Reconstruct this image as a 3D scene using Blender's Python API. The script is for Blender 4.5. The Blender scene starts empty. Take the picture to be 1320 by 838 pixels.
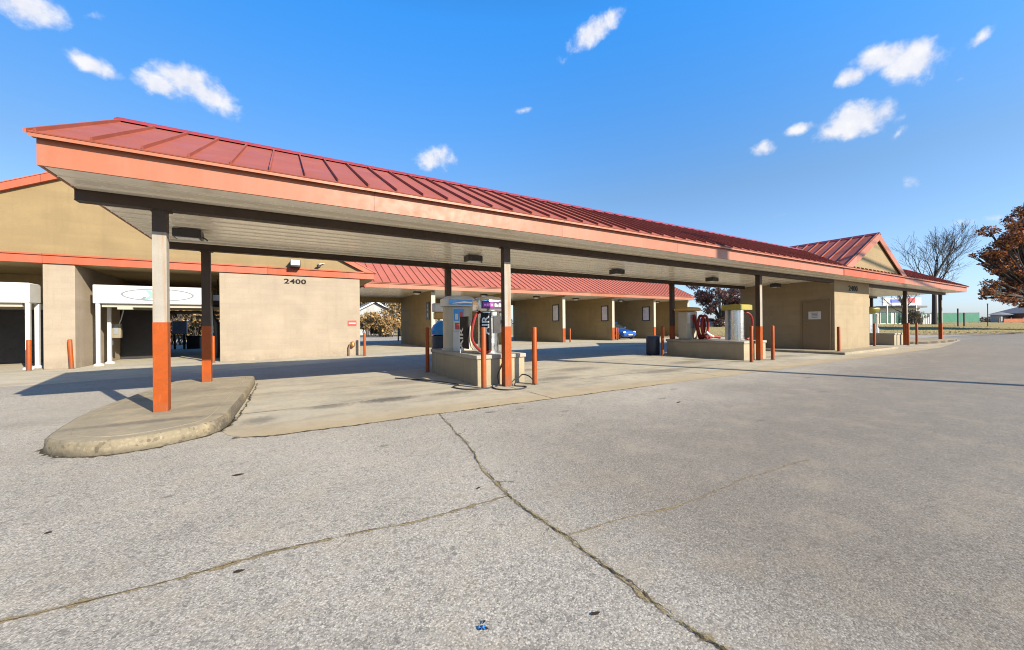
import bpy, bmesh, math, random
from mathutils import Vector, Matrix, Euler
R = math.radians
random.seed(7)
scn = bpy.context.scene
COL = scn.collection

# ------------------------------------------------------------------ mesh helper
class MB:
    """collects shapes and links them as ONE mesh object"""
    def __init__(s): s.v=[]; s.f=[]; s.m=[]; s.sm=[]
    def add(s, vs, fs, m=0, smooth=False):
        o=len(s.v); s.v += [tuple(v) for v in vs]
        for f in fs:
            s.f.append(tuple(i+o for i in f)); s.m.append(m); s.sm.append(smooth)
        return s
    def box(s,x0,x1,y0,y1,z0,z1,m=0):
        vs=[(x0,y0,z0),(x1,y0,z0),(x1,y1,z0),(x0,y1,z0),(x0,y0,z1),(x1,y0,z1),(x1,y1,z1),(x0,y1,z1)]
        return s.add(vs,[(3,2,1,0),(4,5,6,7),(0,1,5,4),(1,2,6,5),(2,3,7,6),(3,0,4,7)],m)
    def obox(s,c,u,v,w,m=0):
        """oriented box: centre and three half vectors"""
        c,u,v,w=map(Vector,(c,u,v,w))
        vs=[c+a*u+b*v+d*w for d in(-1,1) for (a,b) in((-1,-1),(1,-1),(1,1),(-1,1))]
        return s.add(vs,[(3,2,1,0),(4,5,6,7),(0,1,5,4),(1,2,6,5),(2,3,7,6),(3,0,4,7)],m)
    def lathe(s,cx,cy,prof,seg=28,m=0,smooth=True,sx=1,sy=1,power=2.0):
        n=len(prof); vs=[]
        for r,z in prof:
            for i in range(seg):
                a=2*math.pi*i/seg; c,q=math.cos(a),math.sin(a)
                k=1.0 if power==2 else (abs(c)**power+abs(q)**power)**(-1.0/power)
                vs.append((cx+r*c*k*sx,cy+r*q*k*sy,z))
        fs=[]
        for j in range(n-1):
            for i in range(seg):
                a=j*seg+i; b=j*seg+(i+1)%seg
                fs.append((a,b,b+seg,a+seg))
        fs.append(tuple(reversed(range(seg)))); fs.append(tuple((n-1)*seg+i for i in range(seg)))
        return s.add(vs,fs,m,smooth)
    def cyl(s,cx,cy,z0,z1,r,seg=24,m=0): return s.lathe(cx,cy,[(r,z0),(r,z1)],seg,m)
    def tube(s,pts,r,seg=8,m=0,caps=True,smooth=True):
        pts=[Vector(p) for p in pts]; n=len(pts); vs=[]; fs=[]
        rr=r if isinstance(r,(list,tuple)) else [r]*n
        up=None
        for i,p in enumerate(pts):
            t=(pts[min(i+1,n-1)]-pts[max(i-1,0)])
            t = t.normalized() if t.length>1e-9 else Vector((0,0,1))
            if up is None:
                up=Vector((0,0,1)) if abs(t.z)<.9 else Vector((1,0,0))
            a=t.cross(up); a=a.normalized() if a.length>1e-6 else t.orthogonal().normalized()
            b=t.cross(a).normalized(); up=-b if b.dot(up)<0 else b
            b=a.cross(t)
            for k in range(seg):
                q=2*math.pi*k/seg
                vs.append(p+(a*math.cos(q)+b*math.sin(q))*rr[i])
        for i in range(n-1):
            for k in range(seg):
                k2=(k+1)%seg
                fs.append((i*seg+k,i*seg+k2,(i+1)*seg+k2,(i+1)*seg+k))
        if caps:
            fs.append(tuple(reversed(range(seg)))); fs.append(tuple((n-1)*seg+k for k in range(seg)))
        return s.add(vs,fs,m,smooth)
    def prism(s,poly,axis,a,b,m=0):
        """extrude a 2D polygon along an axis from a to b"""
        def P(p,t):
            return {'x':(t,p[0],p[1]),'y':(p[0],t,p[1]),'z':(p[0],p[1],t)}[axis]
        n=len(poly); vs=[P(p,a) for p in poly]+[P(p,b) for p in poly]
        fs=[tuple(range(n)),tuple(range(2*n-1,n-1,-1))]
        for i in range(n):
            j=(i+1)%n; fs.append((i,i+n,j+n,j))
        return s.add(vs,fs,m)
    def quad(s,*p,m=0): return s.add(p,[tuple(range(len(p)))],m)
    def build(s,name,mats,parent=None,bevel=0,off=None,kind=None):
        me=bpy.data.meshes.new(name)
        o=Vector((0,0,0))
        if parent is not None:
            q=parent
            while q is not None: o=o+q.location; q=q.parent
        me.from_pydata([tuple(Vector(v)-o) for v in s.v],[],s.f)
        if not isinstance(mats,(list,tuple)): mats=[mats]
        for m in mats: me.materials.append(m)
        me.polygons.foreach_set('material_index',s.m)
        me.polygons.foreach_set('use_smooth',s.sm)
        bm=bmesh.new(); bm.from_mesh(me); bmesh.ops.recalc_face_normals(bm,faces=bm.faces); bm.to_mesh(me); bm.free()
        me.set_sharp_from_angle(angle=R(38))
        me.update()
        ob=bpy.data.objects.new(name,me); COL.objects.link(ob)
        if parent is not None: ob.parent=parent
        if bevel:
            md=ob.modifiers.new('bevel','BEVEL'); md.width=bevel; md.segments=2; md.limit_method='ANGLE'; md.angle_limit=R(40)
        if kind: ob['kind']=kind
        return ob

def tag(o,label,cat,group=None):
    o['label']=label; o['category']=cat
    if group: o['group']=group
    return o
def thing(name,loc,label,cat,group=None):
    o=bpy.data.objects.new(name,None); o.empty_display_size=.2; o.location=loc; COL.objects.link(o)
    return tag(o,label,cat,group)
def copy_tree(o,parent=None):
    c=o.copy(); COL.objects.link(c); c.parent=parent
    for ch in o.children: copy_tree(ch,c)
    return c

def text_into(mb,txt,origin,u,v,height,m=0,extrude=.004,wide=1.0,align='CENTER',bold=.0,space=1.0):
    """lettering as mesh: baseline centre at origin, reading along u, up along v"""
    cu=bpy.data.curves.new('t','FONT'); cu.body=txt; cu.size=1.0; cu.extrude=.01; cu.align_x=align; cu.offset=bold; cu.space_character=space
    cu.resolution_u=3
    ob=bpy.data.objects.new('t',cu); COL.objects.link(ob)
    dg=bpy.context.evaluated_depsgraph_get()
    me=bpy.data.meshes.new_from_object(ob.evaluated_get(dg))
    u=Vector(u).normalized(); v=Vector(v).normalized(); w=u.cross(v)
    k=height/.69; og=Vector(origin)
    vs=[og+u*(p.co.x*k*wide)+v*(p.co.y*k)+w*((p.co.z/.01)*extrude) for p in me.vertices]
    mb.add(vs,[tuple(p.vertices) for p in me.polygons],m)
    bpy.data.objects.remove(ob); bpy.data.curves.remove(cu); bpy.data.meshes.remove(me)

# ------------------------------------------------------------------ materials
class NT:
    def __init__(s,nt): s.nt=nt
    def n(s,t,**kw):
        nd=s.nt.nodes.new(t)
        for k,val in kw.items():
            if k.startswith('i_'): nd.inputs[k[2:].replace('_',' ')].default_value=val
            else: setattr(nd,k,val)
        return nd
    def l(s,a,b): s.nt.links.new(a,b)
    def math(s,op,a,b=None,c=None,clamp=False):
        nd=s.n('ShaderNodeMath',operation=op,use_clamp=clamp)
        for i,x in enumerate((a,b,c)):
            if x is None: continue
            if isinstance(x,(int,float)): nd.inputs[i].default_value=x
            else: s.l(x,nd.inputs[i])
        return nd.outputs[0]
    def mix(s,f,a,b,mode='MIX'):
        nd=s.n('ShaderNodeMix',data_type='RGBA',blend_type=mode)
        for key,x in (('Factor',f),):
            if isinstance(x,(int,float)): nd.inputs[0].default_value=x
            else: s.l(x,nd.inputs[0])
        for i,x in ((6,a),(7,b)):
            if isinstance(x,(tuple,list)): nd.inputs[i].default_value=(*x[:3],1)
            else: s.l(x,nd.inputs[i])
        return nd.outputs[2]
    def noise(s,vec,scale,detail=4,rough=.55,dist=0):
        nd=s.n('ShaderNodeTexNoise'); nd.inputs['Scale'].default_value=scale; nd.inputs['Detail'].default_value=detail
        nd.inputs['Roughness'].default_value=rough; nd.inputs['Distortion'].default_value=dist
        s.l(vec,nd.inputs['Vector']); return nd.outputs[0]
    def remap(s,x,a,b,c=0.,d=1.,smooth=False):
        nd=s.n('ShaderNodeMapRange',interpolation_type='SMOOTHSTEP' if smooth else 'LINEAR',clamp=True)
        s.l(x,nd.inputs[0])
        for i,q in enumerate((a,b,c,d)): nd.inputs[i+1].default_value=q
        return nd.outputs[0]
    def scaled(s,vec,sc,loc=(0,0,0)):
        nd=s.n('ShaderNodeMapping'); nd.inputs['Scale'].default_value=sc; nd.inputs['Location'].default_value=loc
        s.l(vec,nd.inputs['Vector']); return nd.outputs[0]

def foot_wear(t,b,pos,c,rust=(.10,.04,.015),dirt=(.09,.07,.05)):
    z=t.n('ShaderNodeSeparateXYZ'); t.l(pos,z.inputs[0])
    n=t.noise(pos,26,6,.7); nb=t.noise(pos,7,5,.65); ns=t.noise(t.scaled(pos,(1,1,.12)),16,4,.6)
    low=t.remap(z.outputs[2],0,.32,1,0)
    c=t.mix(t.math('MULTIPLY',low,t.remap(nb,.35,.6,.15,.75)),c,dirt)
    c=t.mix(t.math('MULTIPLY',t.remap(n,.6,.64,0,.9),t.remap(z.outputs[2],.0,1.4,1.0,.35)),c,rust)
    c=t.mix(t.remap(ns,.6,.72,0,.45),c,(.42,.16,.07))
    return c
def newmat(name):
    m=bpy.data.materials.new(name); m.use_nodes=True
    t=NT(m.node_tree); b=m.node_tree.nodes['Principled BSDF']
    pos=t.n('ShaderNodeNewGeometry').outputs['Position']
    return m,t,b,pos
def bump(t,b,h,strength,dist=.01):
    nd=t.n('ShaderNodeBump'); nd.inputs['Strength'].default_value=strength; nd.inputs['Distance'].default_value=dist
    t.l(h,nd.inputs['Height']); t.l(nd.outputs[0],b.inputs['Normal'])

def mat(name,base,rough=.6,metal=0.,var=.12,scale=2.5,fine=.06,fscale=60,stain=None,streak=None,bmp=0,spec=None,objspace=False,foot=False,panel=0,run=None):
    """paint / metal / plaster with uneven tone, fine grain, optional stains and vertical runs"""
    m,t,b,pos=newmat(name)
    if objspace: pos=t.n('ShaderNodeTexCoord').outputs['Object']
    n1=t.remap(t.noise(pos,scale,5),.3,.7,1-var,1+var)
    n2=t.remap(t.noise(pos,fscale,3),.3,.7,1-fine,1+fine)
    k=t.math('MULTIPLY',n1,n2)
    vm=t.n('ShaderNodeVectorMath',operation='SCALE'); vm.inputs[0].default_value=base; t.l(k,vm.inputs['Scale'])
    c=vm.outputs[0]
    if stain:
        sc,amt,scl=stain
        f=t.remap(t.noise(pos,scl,6,.65),.52,.72,0,amt)
        c=t.mix(f,c,sc)
    if streak:
        sc,amt,scl=streak
        f=t.remap(t.noise(t.scaled(pos,(1,1,.06)),scl,5,.6),.51,.66,0,amt)
        c=t.mix(f,c,sc)
    if foot: c=foot_wear(t,b,pos,c)
    if run:    # streaks along the panels, painted in for reflected light
        c=t.mix(t.remap(t.noise(t.scaled(pos,(.12,2.2,1)),1.6,5,.6),.5,.7,0,run[1]),c,run[0])
    if panel:   # butt joints between trim lengths
        sx=t.n('ShaderNodeSeparateXYZ'); t.l(pos,sx.inputs[0])
        fr=t.math('FRACT',t.math('DIVIDE',t.math('ADD',sx.outputs[0],101.3),panel))
        c=t.mix(t.math('LESS_THAN',fr,.012/panel),c,tuple(q*.35 for q in base))
        wv=t.n('ShaderNodeTexWhiteNoise',noise_dimensions='1D'); t.l(t.math('FLOOR',t.math('DIVIDE',t.math('ADD',sx.outputs[0],101.3),panel)),wv.inputs['W'])
        hv=t.n('ShaderNodeHueSaturation'); t.l(t.remap(wv.outputs[0],0,1,.9,1.08),hv.inputs['Value']); t.l(t.remap(wv.outputs[0],0,1,1.06,.9),hv.inputs['Saturation']); t.l(c,hv.inputs['Color']); c=hv.outputs[0]
    t.l(c,b.inputs['Base Color'])
    rr=t.remap(t.noise(pos,scale*3,4),.3,.7,max(.02,rough-.08),min(1,rough+.08)); t.l(rr,b.inputs['Roughness'])
    b.inputs['Metallic'].default_value=metal
    if spec is not None: b.inputs['Specular IOR Level'].default_value=spec
    if bmp: bump(t,b,t.noise(pos,fscale,4),bmp,.006)
    return m

def wallmat(name,base,joint=.93,bmp=.25,stain=None,plane='xz'):
    """painted concrete block: faint joints, patchy paint"""
    m,t,b,pos=newmat(name)
    sp=t.n('ShaderNodeSeparateXYZ'); t.l(pos,sp.inputs[0])
    cb=t.n('ShaderNodeCombineXYZ')
    t.l(t.math('ADD',sp.outputs[0],sp.outputs[1]),cb.inputs[0]); t.l(sp.outputs[2],cb.inputs[1])
    br=t.n('ShaderNodeTexBrick'); t.l(cb.outputs[0],br.inputs['Vector'])
    br.inputs['Scale'].default_value=1; br.inputs['Brick Width'].default_value=.405; br.inputs['Row Height'].default_value=.203
    br.inputs['Mortar Size'].default_value=.006; br.inputs['Mortar Smooth'].default_value=.4
    br.inputs['Color1'].default_value=(.97,.97,.97,1); br.inputs['Color2'].default_value=(1.03,1.03,1.03,1); br.inputs['Mortar'].default_value=(joint,joint,joint,1)
    n1=t.remap(t.noise(pos,1.1,5),.3,.7,.9,1.08)
    n2=t.remap(t.noise(pos,45,3),.3,.7,.94,1.06)
    vm=t.n('ShaderNodeVectorMath',operation='SCALE'); vm.inputs[0].default_value=base; t.l(t.math('MULTIPLY',n1,n2),vm.inputs['Scale'])
    c=t.mix(1.0,vm.outputs[0],br.outputs['Color'],'MULTIPLY')
    if stain:
        f=t.remap(t.noise(t.scaled(pos,(1,1,.12)),2.2,6,.6),.56,.74,0,stain[1])
        c=t.mix(f,c,stain[0])
        low=t.remap(sp.outputs[2],.02,.38,.55,0)
        c=t.mix(t.math('MULTIPLY',low,t.remap(t.noise(pos,5,5),.35,.65,.2,1)),c,tuple(q*.55 for q in base))
    hb=t.noise(t.scaled(pos,(.12,.12,3.2)),1.0,3,.5)
    c=t.mix(t.remap(hb,.5,.68,0,.28),c,tuple(q*.72 for q in base))
    vs_=t.noise(t.scaled(pos,(1,1,.05)),5.5,5,.65)
    c=t.mix(t.remap(vs_,.55,.72,0,.3),c,tuple(q*.7 for q in base))
    t.l(c,b.inputs['Base Color']); b.inputs['Roughness'].default_value=.85
    h=t.math('ADD',t.math('MULTIPLY',br.outputs['Fac'],-1.0),t.math('MULTIPLY',t.noise(pos,90,3),.5))
    bump(t,b,h,bmp,.006)
    return m

def blobs(t,pos,lst,nz):
    """soft ragged patches at given places on the ground: (x,y,rx,ry,amount)"""
    out=None
    for (x,y,rx,ry,a) in lst:
        v=t.n('ShaderNodeMapping',vector_type='TEXTURE'); v.inputs['Location'].default_value=(x,y,0); v.inputs['Scale'].default_value=(rx,ry,1e3)
        t.l(pos,v.inputs['Vector'])
        ln=t.n('ShaderNodeVectorMath',operation='LENGTH'); t.l(v.outputs[0],ln.inputs[0])
        f=t.remap(t.math('ADD',ln.outputs['Value'],t.math('MULTIPLY',nz,-1.5)),.25-.75,1.0-.75,a,0,True)
        out=f if out is None else t.math('MAXIMUM',out,f)
    return out

def asphalt_mat():
    m,t,b,pos=newmat('weathered_asphalt')
    vo=t.n('ShaderNodeTexVoronoi'); vo.inputs['Scale'].default_value=128; t.l(pos,vo.inputs['Vector'])
    sp=t.n('ShaderNodeSeparateColor'); t.l(vo.outputs['Color'],sp.inputs[0])
    vo2=t.n('ShaderNodeTexVoronoi'); vo2.inputs['Scale'].default_value=41; t.l(pos,vo2.inputs['Vector'])
    sp2=t.n('ShaderNodeSeparateColor'); t.l(vo2.outputs['Color'],sp2.inputs[0])
    ramp=t.n('ShaderNodeValToRGB'); t.l(sp.outputs[0],ramp.inputs[0])
    e=ramp.color_ramp.elements
    e[0].position=0; e[0].color=(.15,.132,.107,1); e[1].position=1; e[1].color=(.54,.484,.40,1)
    for p,c in ((.2,(.262,.236,.198,1)),(.5,(.343,.309,.257,1)),(.8,(.405,.363,.30,1))):
        q=ramp.color_ramp.elements.new(p); q.color=c
    c=ramp.outputs[0]
    # coarser stones
    c=t.mix(t.remap(sp2.outputs[1],.84,1,0,.3),c,(.42,.385,.33))
    c=t.mix(t.remap(sp2.outputs[2],.92,1,0,.6),c,(.13,.12,.105))
    # binder between stones
    c=t.mix(t.remap(vo.outputs['Distance'],.45,.75,0,.5),c,(.15,.138,.122))
    n=t.noise(pos,.35,6,.6); n2=t.noise(pos,2.3,6,.65); n3=t.noise(pos,9,4,.6)
    big=t.remap(n,.3,.7,.82,1.12); med=t.remap(n2,.3,.7,.94,1.06); sml=t.remap(n3,.3,.7,.965,1.035)
    k=t.math('MULTIPLY',t.math('MULTIPLY',big,med),sml)
    vm=t.n('ShaderNodeVectorMath',operation='SCALE'); t.l(c,vm.inputs[0]); t.l(k,vm.inputs['Scale']); c=vm.outputs[0]
    # the older darker paving panel right of the long crack
    spx=t.n('ShaderNodeSeparateXYZ'); t.l(pos,spx.inputs[0])
    wob=t.math('MULTIPLY',t.math('SUBTRACT',n2,.5),1.1)
    fx=t.remap(t.math('ADD',spx.outputs[0],wob),1.2,2.6,0,1,True)
    fy=t.remap(t.math('ADD',spx.outputs[1],t.math('ADD',wob,t.math('MULTIPLY',spx.outputs[0],-.12))),1.3,4.6,1,0,True)
    dark=t.math('MULTIPLY',fx,fy)
    # the coarser, dirtier lay on the right: deeper gaps between stones
    gap=t.remap(sp.outputs[1],.0,.45,1,0)
    c=t.mix(t.math('MULTIPLY',dark,t.math('MULTIPLY',gap,.85)),c,(.06,.051,.04))
    c=t.mix(t.math('MULTIPLY',dark,.56),c,(.135,.110,.084))
    # dry brownish dust and drip stains
    c=t.mix(t.remap(n2,.5,.72,0,.4),c,(.30,.245,.165))
    c=t.mix(t.remap(t.noise(t.scaled(pos,(.25,1.3,1)),.9,6,.7),.52,.7,0,.22),c,(.16,.14,.115))
    st=blobs(t,pos,[(2.6,5.1,.13,.06,.8),(3.1,5.05,.1,.05,.7),(7.5,4.3,2.2,.5,.14),(-3.5,8.0,.9,.5,.15),(.9,4.3,.10,.05,.5),(3.6,4.55,.12,.05,.6),(6.6,4.9,.2,.06,.5),(-1.6,4.4,.06,.03,.5),(8.6,3.2,.3,.1,.35),(5.4,2.7,.1,.05,.4),(10.5,4.2,.3,.1,.4),(5.6,4.4,.16,.07,.5),(-.8,3.9,.07,.04,.5)],n3)
    c=t.mix(st,c,(.07,.065,.06))
    t.l(c,b.inputs['Base Color'])
    b.inputs['Roughness'].default_value=.88; b.inputs['Specular IOR Level'].default_value=.25
    h=t.math('ADD',t.math('MULTIPLY',vo.outputs['Distance'],-.8),t.math('MULTIPLY',sp.outputs[0],.6))
    h=t.math('ADD',h,t.math('MULTIPLY',n3,.25))
    bump(t,b,h,.3,.004)
    return m

def concrete_mat(name,base,stains=(),dirt=(.12,.10,.075),amt=.5,grit=False):
    m,t,b,pos=newmat(name)
    n=t.noise(pos,.5,6,.6); n2=t.noise(pos,3,6,.65); n3=t.noise(pos,14,5,.6); n4=t.noise(pos,160,2)
    k=t.math('MULTIPLY',t.math('MULTIPLY',t.remap(n,.3,.7,.82,1.12),t.remap(n2,.3,.7,.88,1.12)),t.math('MULTIPLY',t.remap(n3,.3,.7,.93,1.07),t.remap(n4,.3,.7,.88,1.12)))
    vm=t.n('ShaderNodeVectorMath',operation='SCALE'); vm.inputs[0].default_value=base; t.l(k,vm.inputs['Scale']); c=vm.outputs[0]
    st=t.noise(t.scaled(pos,(.35,1.6,1)),1.1,6,.65)          # stains dragged along the drive lane
    c=t.mix(t.remap(st,.5,.72,0,amt),c,dirt)
    c=t.mix(t.remap(n2,.5,.72,0,.5),c,(.38,.285,.16))
    if stains and grit is False and name.startswith('drive'):
        ys=t.n('ShaderNodeSeparateXYZ'); t.l(pos,ys.inputs[0])
        fr_=t.math('MULTIPLY',t.remap(t.math('ADD',ys.outputs[1],t.math('MULTIPLY',n2,.9)),5.7,6.9,.75,0,True),t.remap(n3,.3,.6,.5,1))
        c=t.mix(fr_,c,(.33,.235,.115))
    if stains: c=t.mix(blobs(t,pos,stains,n3),c,(.055,.05,.045))
    if grit:   # chipped aggregate showing, grime along the foot
        vo=t.n('ShaderNodeTexVoronoi'); vo.inputs['Scale'].default_value=38; t.l(pos,vo.inputs['Vector'])
        sc_=t.n('ShaderNodeSeparateColor'); t.l(vo.outputs['Color'],sc_.inputs[0])
        c=t.mix(t.remap(sc_.outputs[0],.78,1,0,.7),c,(.07,.055,.035)); c=t.mix(t.remap(sc_.outputs[1],.8,1,0,.5),c,(.30,.25,.17))
        z_=t.n('ShaderNodeSeparateXYZ'); t.l(pos,z_.inputs[0])
        c=t.mix(t.math('MULTIPLY',t.remap(z_.outputs[2],0,.075,.85,0),t.remap(n3,.3,.65,.35,1)),c,(.05,.042,.03))
    t.l(c,b.inputs['Base Color'])
    b.inputs['Roughness'].default_value=.82; b.inputs['Specular IOR Level'].default_value=.3
    bump(t,b,t.math('ADD',n4,t.math('MULTIPLY',n3,2.0)),.6 if grit else .25,.008 if grit else .004)
    return m

def leafmat(name,c,var=.35):
    m,t,b,pos=newmat(name)
    k=t.remap(t.noise(pos,1.7,4),.3,.7,1-var,1+var)
    vm=t.n('ShaderNodeVectorMath',operation='SCALE'); vm.inputs[0].default_value=c; t.l(k,vm.inputs['Scale'])
    t.l(vm.outputs[0],b.inputs['Base Color']); b.inputs['Roughness'].default_value=.7
    b.inputs['Specular IOR Level'].default_value=.15
    tr=t.n('ShaderNodeBsdfTranslucent'); t.l(vm.outputs[0],tr.inputs[0])
    mx=t.n('ShaderNodeMixShader'); mx.inputs[0].default_value=.25
    out=m.node_tree.nodes['Material Output']
    t.l(b.outputs[0],mx.inputs[1]); t.l(tr.outputs[0],mx.inputs[2]); t.l(mx.outputs[0],out.inputs[0])
    return m

A=asphalt_mat()
PAD=concrete_mat('drive_concrete',(.34,.302,.232),[(1.55,6.95,.75,.3,.75),(.6,6.9,.5,.22,.55),(2.75,6.95,.7,.28,.6),(-.35,6.4,.3,.35,.5),(5.6,7.4,.9,.35,.5),(8.9,6.9,1.5,.4,.5),(7.2,8.6,1.2,.5,.5),(11.5,8,1.3,.5,.5),(2.2,8.9,.8,.5,.4),(16.3,7.4,1.6,.4,.45),(5.6,9.3,1.2,.4,.45)])
APRON=concrete_mat('apron_concrete',(.37,.33,.25),amt=.3)
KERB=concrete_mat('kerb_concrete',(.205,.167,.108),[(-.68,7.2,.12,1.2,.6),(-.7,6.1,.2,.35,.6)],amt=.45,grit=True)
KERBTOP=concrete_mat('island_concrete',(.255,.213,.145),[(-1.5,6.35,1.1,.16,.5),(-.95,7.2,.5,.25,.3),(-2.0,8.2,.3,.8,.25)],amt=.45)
RED=mat('red_metal_roofing',(.262,.070,.040),rough=.48,spec=.2,var=.08,fine=.03,scale=1.2,stain=((.33,.14,.13),.25,1.5))
RED2=mat('salmon_red_roofing',(.34,.10,.06),rough=.45,var=.06,fine=.03,scale=1.2,spec=.3)
REDTRIM=mat('dark_red_trim',(.22,.03,.035),rough=.4)
FASCIA=mat('salmon_fascia_paint',(.30,.098,.046),panel=3.66,rough=.5,var=.05,fine=.03,streak=((.33,.14,.085),.3,3.5))
FASC2=mat('orange_band_paint',(.34,.064,.018),panel=3.05,rough=.5,var=.07,fine=.03,streak=((.38,.12,.055),.3,2.5))
ORANGE=mat('orange_safety_paint',(.27,.049,.003),spec=.25,rough=.5,var=.1,fine=.05,scale=5,foot=True,stain=((.20,.045,.012),.5,9))
CHALK=mat('sunlit_chalky_paint',(.25,.225,.19),rough=.75,var=.08,scale=4,streak=((.25,.12,.035),.8,8))  # pale tone paints sunlight onto the post faces; the rust runs are real
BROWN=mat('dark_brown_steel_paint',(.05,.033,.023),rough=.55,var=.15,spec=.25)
SOFFIT=mat('beige_soffit_panels',(.86,.79,.66),rough=.22,spec=.8,var=.05,fine=.0,run=((.66,.58,.44),.4))
STUCCO=wallmat('tan_stucco',(.218,.152,.070),joint=.985,bmp=.18)
CMU=wallmat('cream_painted_block',(.292,.232,.165),joint=.955,stain=((.25,.18,.11),.35))
CMUT=wallmat('tan_painted_block',(.25,.188,.108),joint=.95,stain=((.19,.14,.08),.35))
CMUD=wallmat('olive_tan_block',(.30,.22,.105),joint=.94,stain=((.14,.10,.055),.4))
BASE=wallmat('island_block',(.295,.24,.155),joint=.95,stain=((.17,.125,.075),.4))
CAP=concrete_mat('cast_cap',(.30,.275,.23),amt=.35)
WHITE=mat('white_enamel',(.50,.495,.48),rough=.4,var=.05,fine=.02,stain=((.36,.33,.27),.3,4))
CREAM=mat('cream_metal',(.36,.315,.24),rough=.45,var=.06)
BLACK=mat('black_rubber',(.018,.016,.017),rough=.6)
DARK=mat('dark_housing',(.03,.026,.024),rough=.4)
NAVY=mat('navy_plastic',(.014,.017,.035),rough=.45)
BLUE=mat('blue_plastic',(.03,.22,.55),rough=.35,var=.08)
BLUEGREY=mat('blue_grey_metal',(.26,.28,.36),rough=.5)
STEEL=mat('brushed_steel',(.62,.62,.60),rough=.24,metal=1,var=.08,fine=.05)
GALV=mat('galvanised_steel',(.42,.42,.41),rough=.45,metal=.7)
REDHOSE=mat('red_vacuum_hose',(.19,.013,.011),rough=.5,spec=.3)
REDSIGN=mat('red_sign_paint',(.36,.05,.04),rough=.45)
PURPLE=mat('purple_panel',(.22,.02,.22),rough=.4)
LILAC=mat('lilac_lettering',(.62,.22,.58),rough=.5)
INK=mat('black_lettering',(.014,.014,.014),rough=.6,spec=.1)
TEAL=mat('pale_teal_print',(.20,.33,.30),rough=.5)
GREYP=mat('grey_print',(.17,.185,.19),rough=.5)
YELLOW=mat('yellow_fibreglass',(.27,.225,.035),rough=.45,var=.1,stain=((.2,.17,.06),.4,6))
AMBER=mat('amber_fibreglass',(.42,.23,.04),rough=.45,var=.1)
DOOR=mat('brown_tan_door',(.165,.115,.062),rough=.5,var=.05)
LENS=mat('lamp_lens',(.75,.73,.68),rough=.3)
BRASS=mat('weathered_brass',(.35,.17,.05),rough=.4,metal=.6)
BARK=mat('grey_bark',(.075,.062,.055),rough=.9,fine=.2,bmp=.3)
BARK2=mat('dark_bark',(.05,.04,.035),rough=.9,fine=.2,bmp=.3)
WOOD=mat('old_pole_wood',(.13,.095,.065),rough=.9)
GREENNET=mat('green_windscreen',(.028,.16,.095),rough=.7,var=.12,scale=.6)
SHINGLE=mat('grey_shingles',(.17,.16,.17),rough=.9)
SIDING=mat('white_siding',(.30,.295,.285),rough=.8,var=.25,scale=1.5)
BRICKW=mat('red_brown_brick',(.20,.095,.06),rough=.9)
GLASS=mat('dark_window_glass',(.03,.035,.04),rough=.08)
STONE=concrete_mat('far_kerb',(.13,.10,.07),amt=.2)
DARKKERB=concrete_mat('dark_kerb',(.07,.055,.04),amt=.2)  # darker concrete for the upright face of the far island
CARBLUE=mat('blue_car_paint',(.008,.065,.28),rough=.22,var=.02,fine=.0,objspace=True)
def ground_mat(name,c1,c2,c3):
    m,t,b,pos=newmat(name)
    n=t.noise(pos,.12,6,.65); n2=t.noise(pos,1.6,6,.7); n3=t.noise(pos,22,4,.7)
    c=t.mix(t.remap(n,.35,.65),c1,c2); c=t.mix(t.remap(n2,.4,.68),c,c3)
    k=t.remap(n3,.3,.7,.65,1.3)
    vm=t.n('ShaderNodeVectorMath',operation='SCALE'); t.l(c,vm.inputs[0]); t.l(k,vm.inputs['Scale'])
    t.l(vm.outputs[0],b.inputs['Base Color']); b.inputs['Roughness'].default_value=.95; b.inputs['Specular IOR Level'].default_value=.1
    bump(t,b,n3,.6,.05)
    return m
GROUND=ground_mat('dry_ground',(.26,.20,.10),(.20,.17,.09),(.30,.24,.13))
LAWN=ground_mat('winter_lawn',(.34,.26,.12),(.28,.21,.09),(.22,.19,.08))

# ------------------------------------------------------------------ calibrated camera
ang=math.atan2(836,493); cX,sX=math.cos(ang),math.sin(ang)
Fv=Vector((cX,sX,0)); Rv=Vector((sX,-cX,0)); Uv=Vector((0,0,1))
def DR(d,r,z=0.): # a place by distance ahead and to the right of where the photographer stood
    p=Fv*d+Rv*r; return Vector((p.x,p.y,z))
cam=bpy.data.cameras.new('camera'); co=bpy.data.objects.new('camera',cam); COL.objects.link(co)
cr=(Rv-.0098*Uv).normalized(); cu=(Uv+.0098*Rv).normalized()
M=Matrix((( cr.x,cu.x,-Fv.x,0),(cr.y,cu.y,-Fv.y,0),(cr.z,cu.z,-Fv.z,1.3),(0,0,0,1)))
co.matrix_world=M
cam.sensor_width=36; cam.sensor_fit='HORIZONTAL'; cam.lens=493/1320*36; cam.clip_end=3000; cam.clip_start=.05
scn.camera=co

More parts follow.
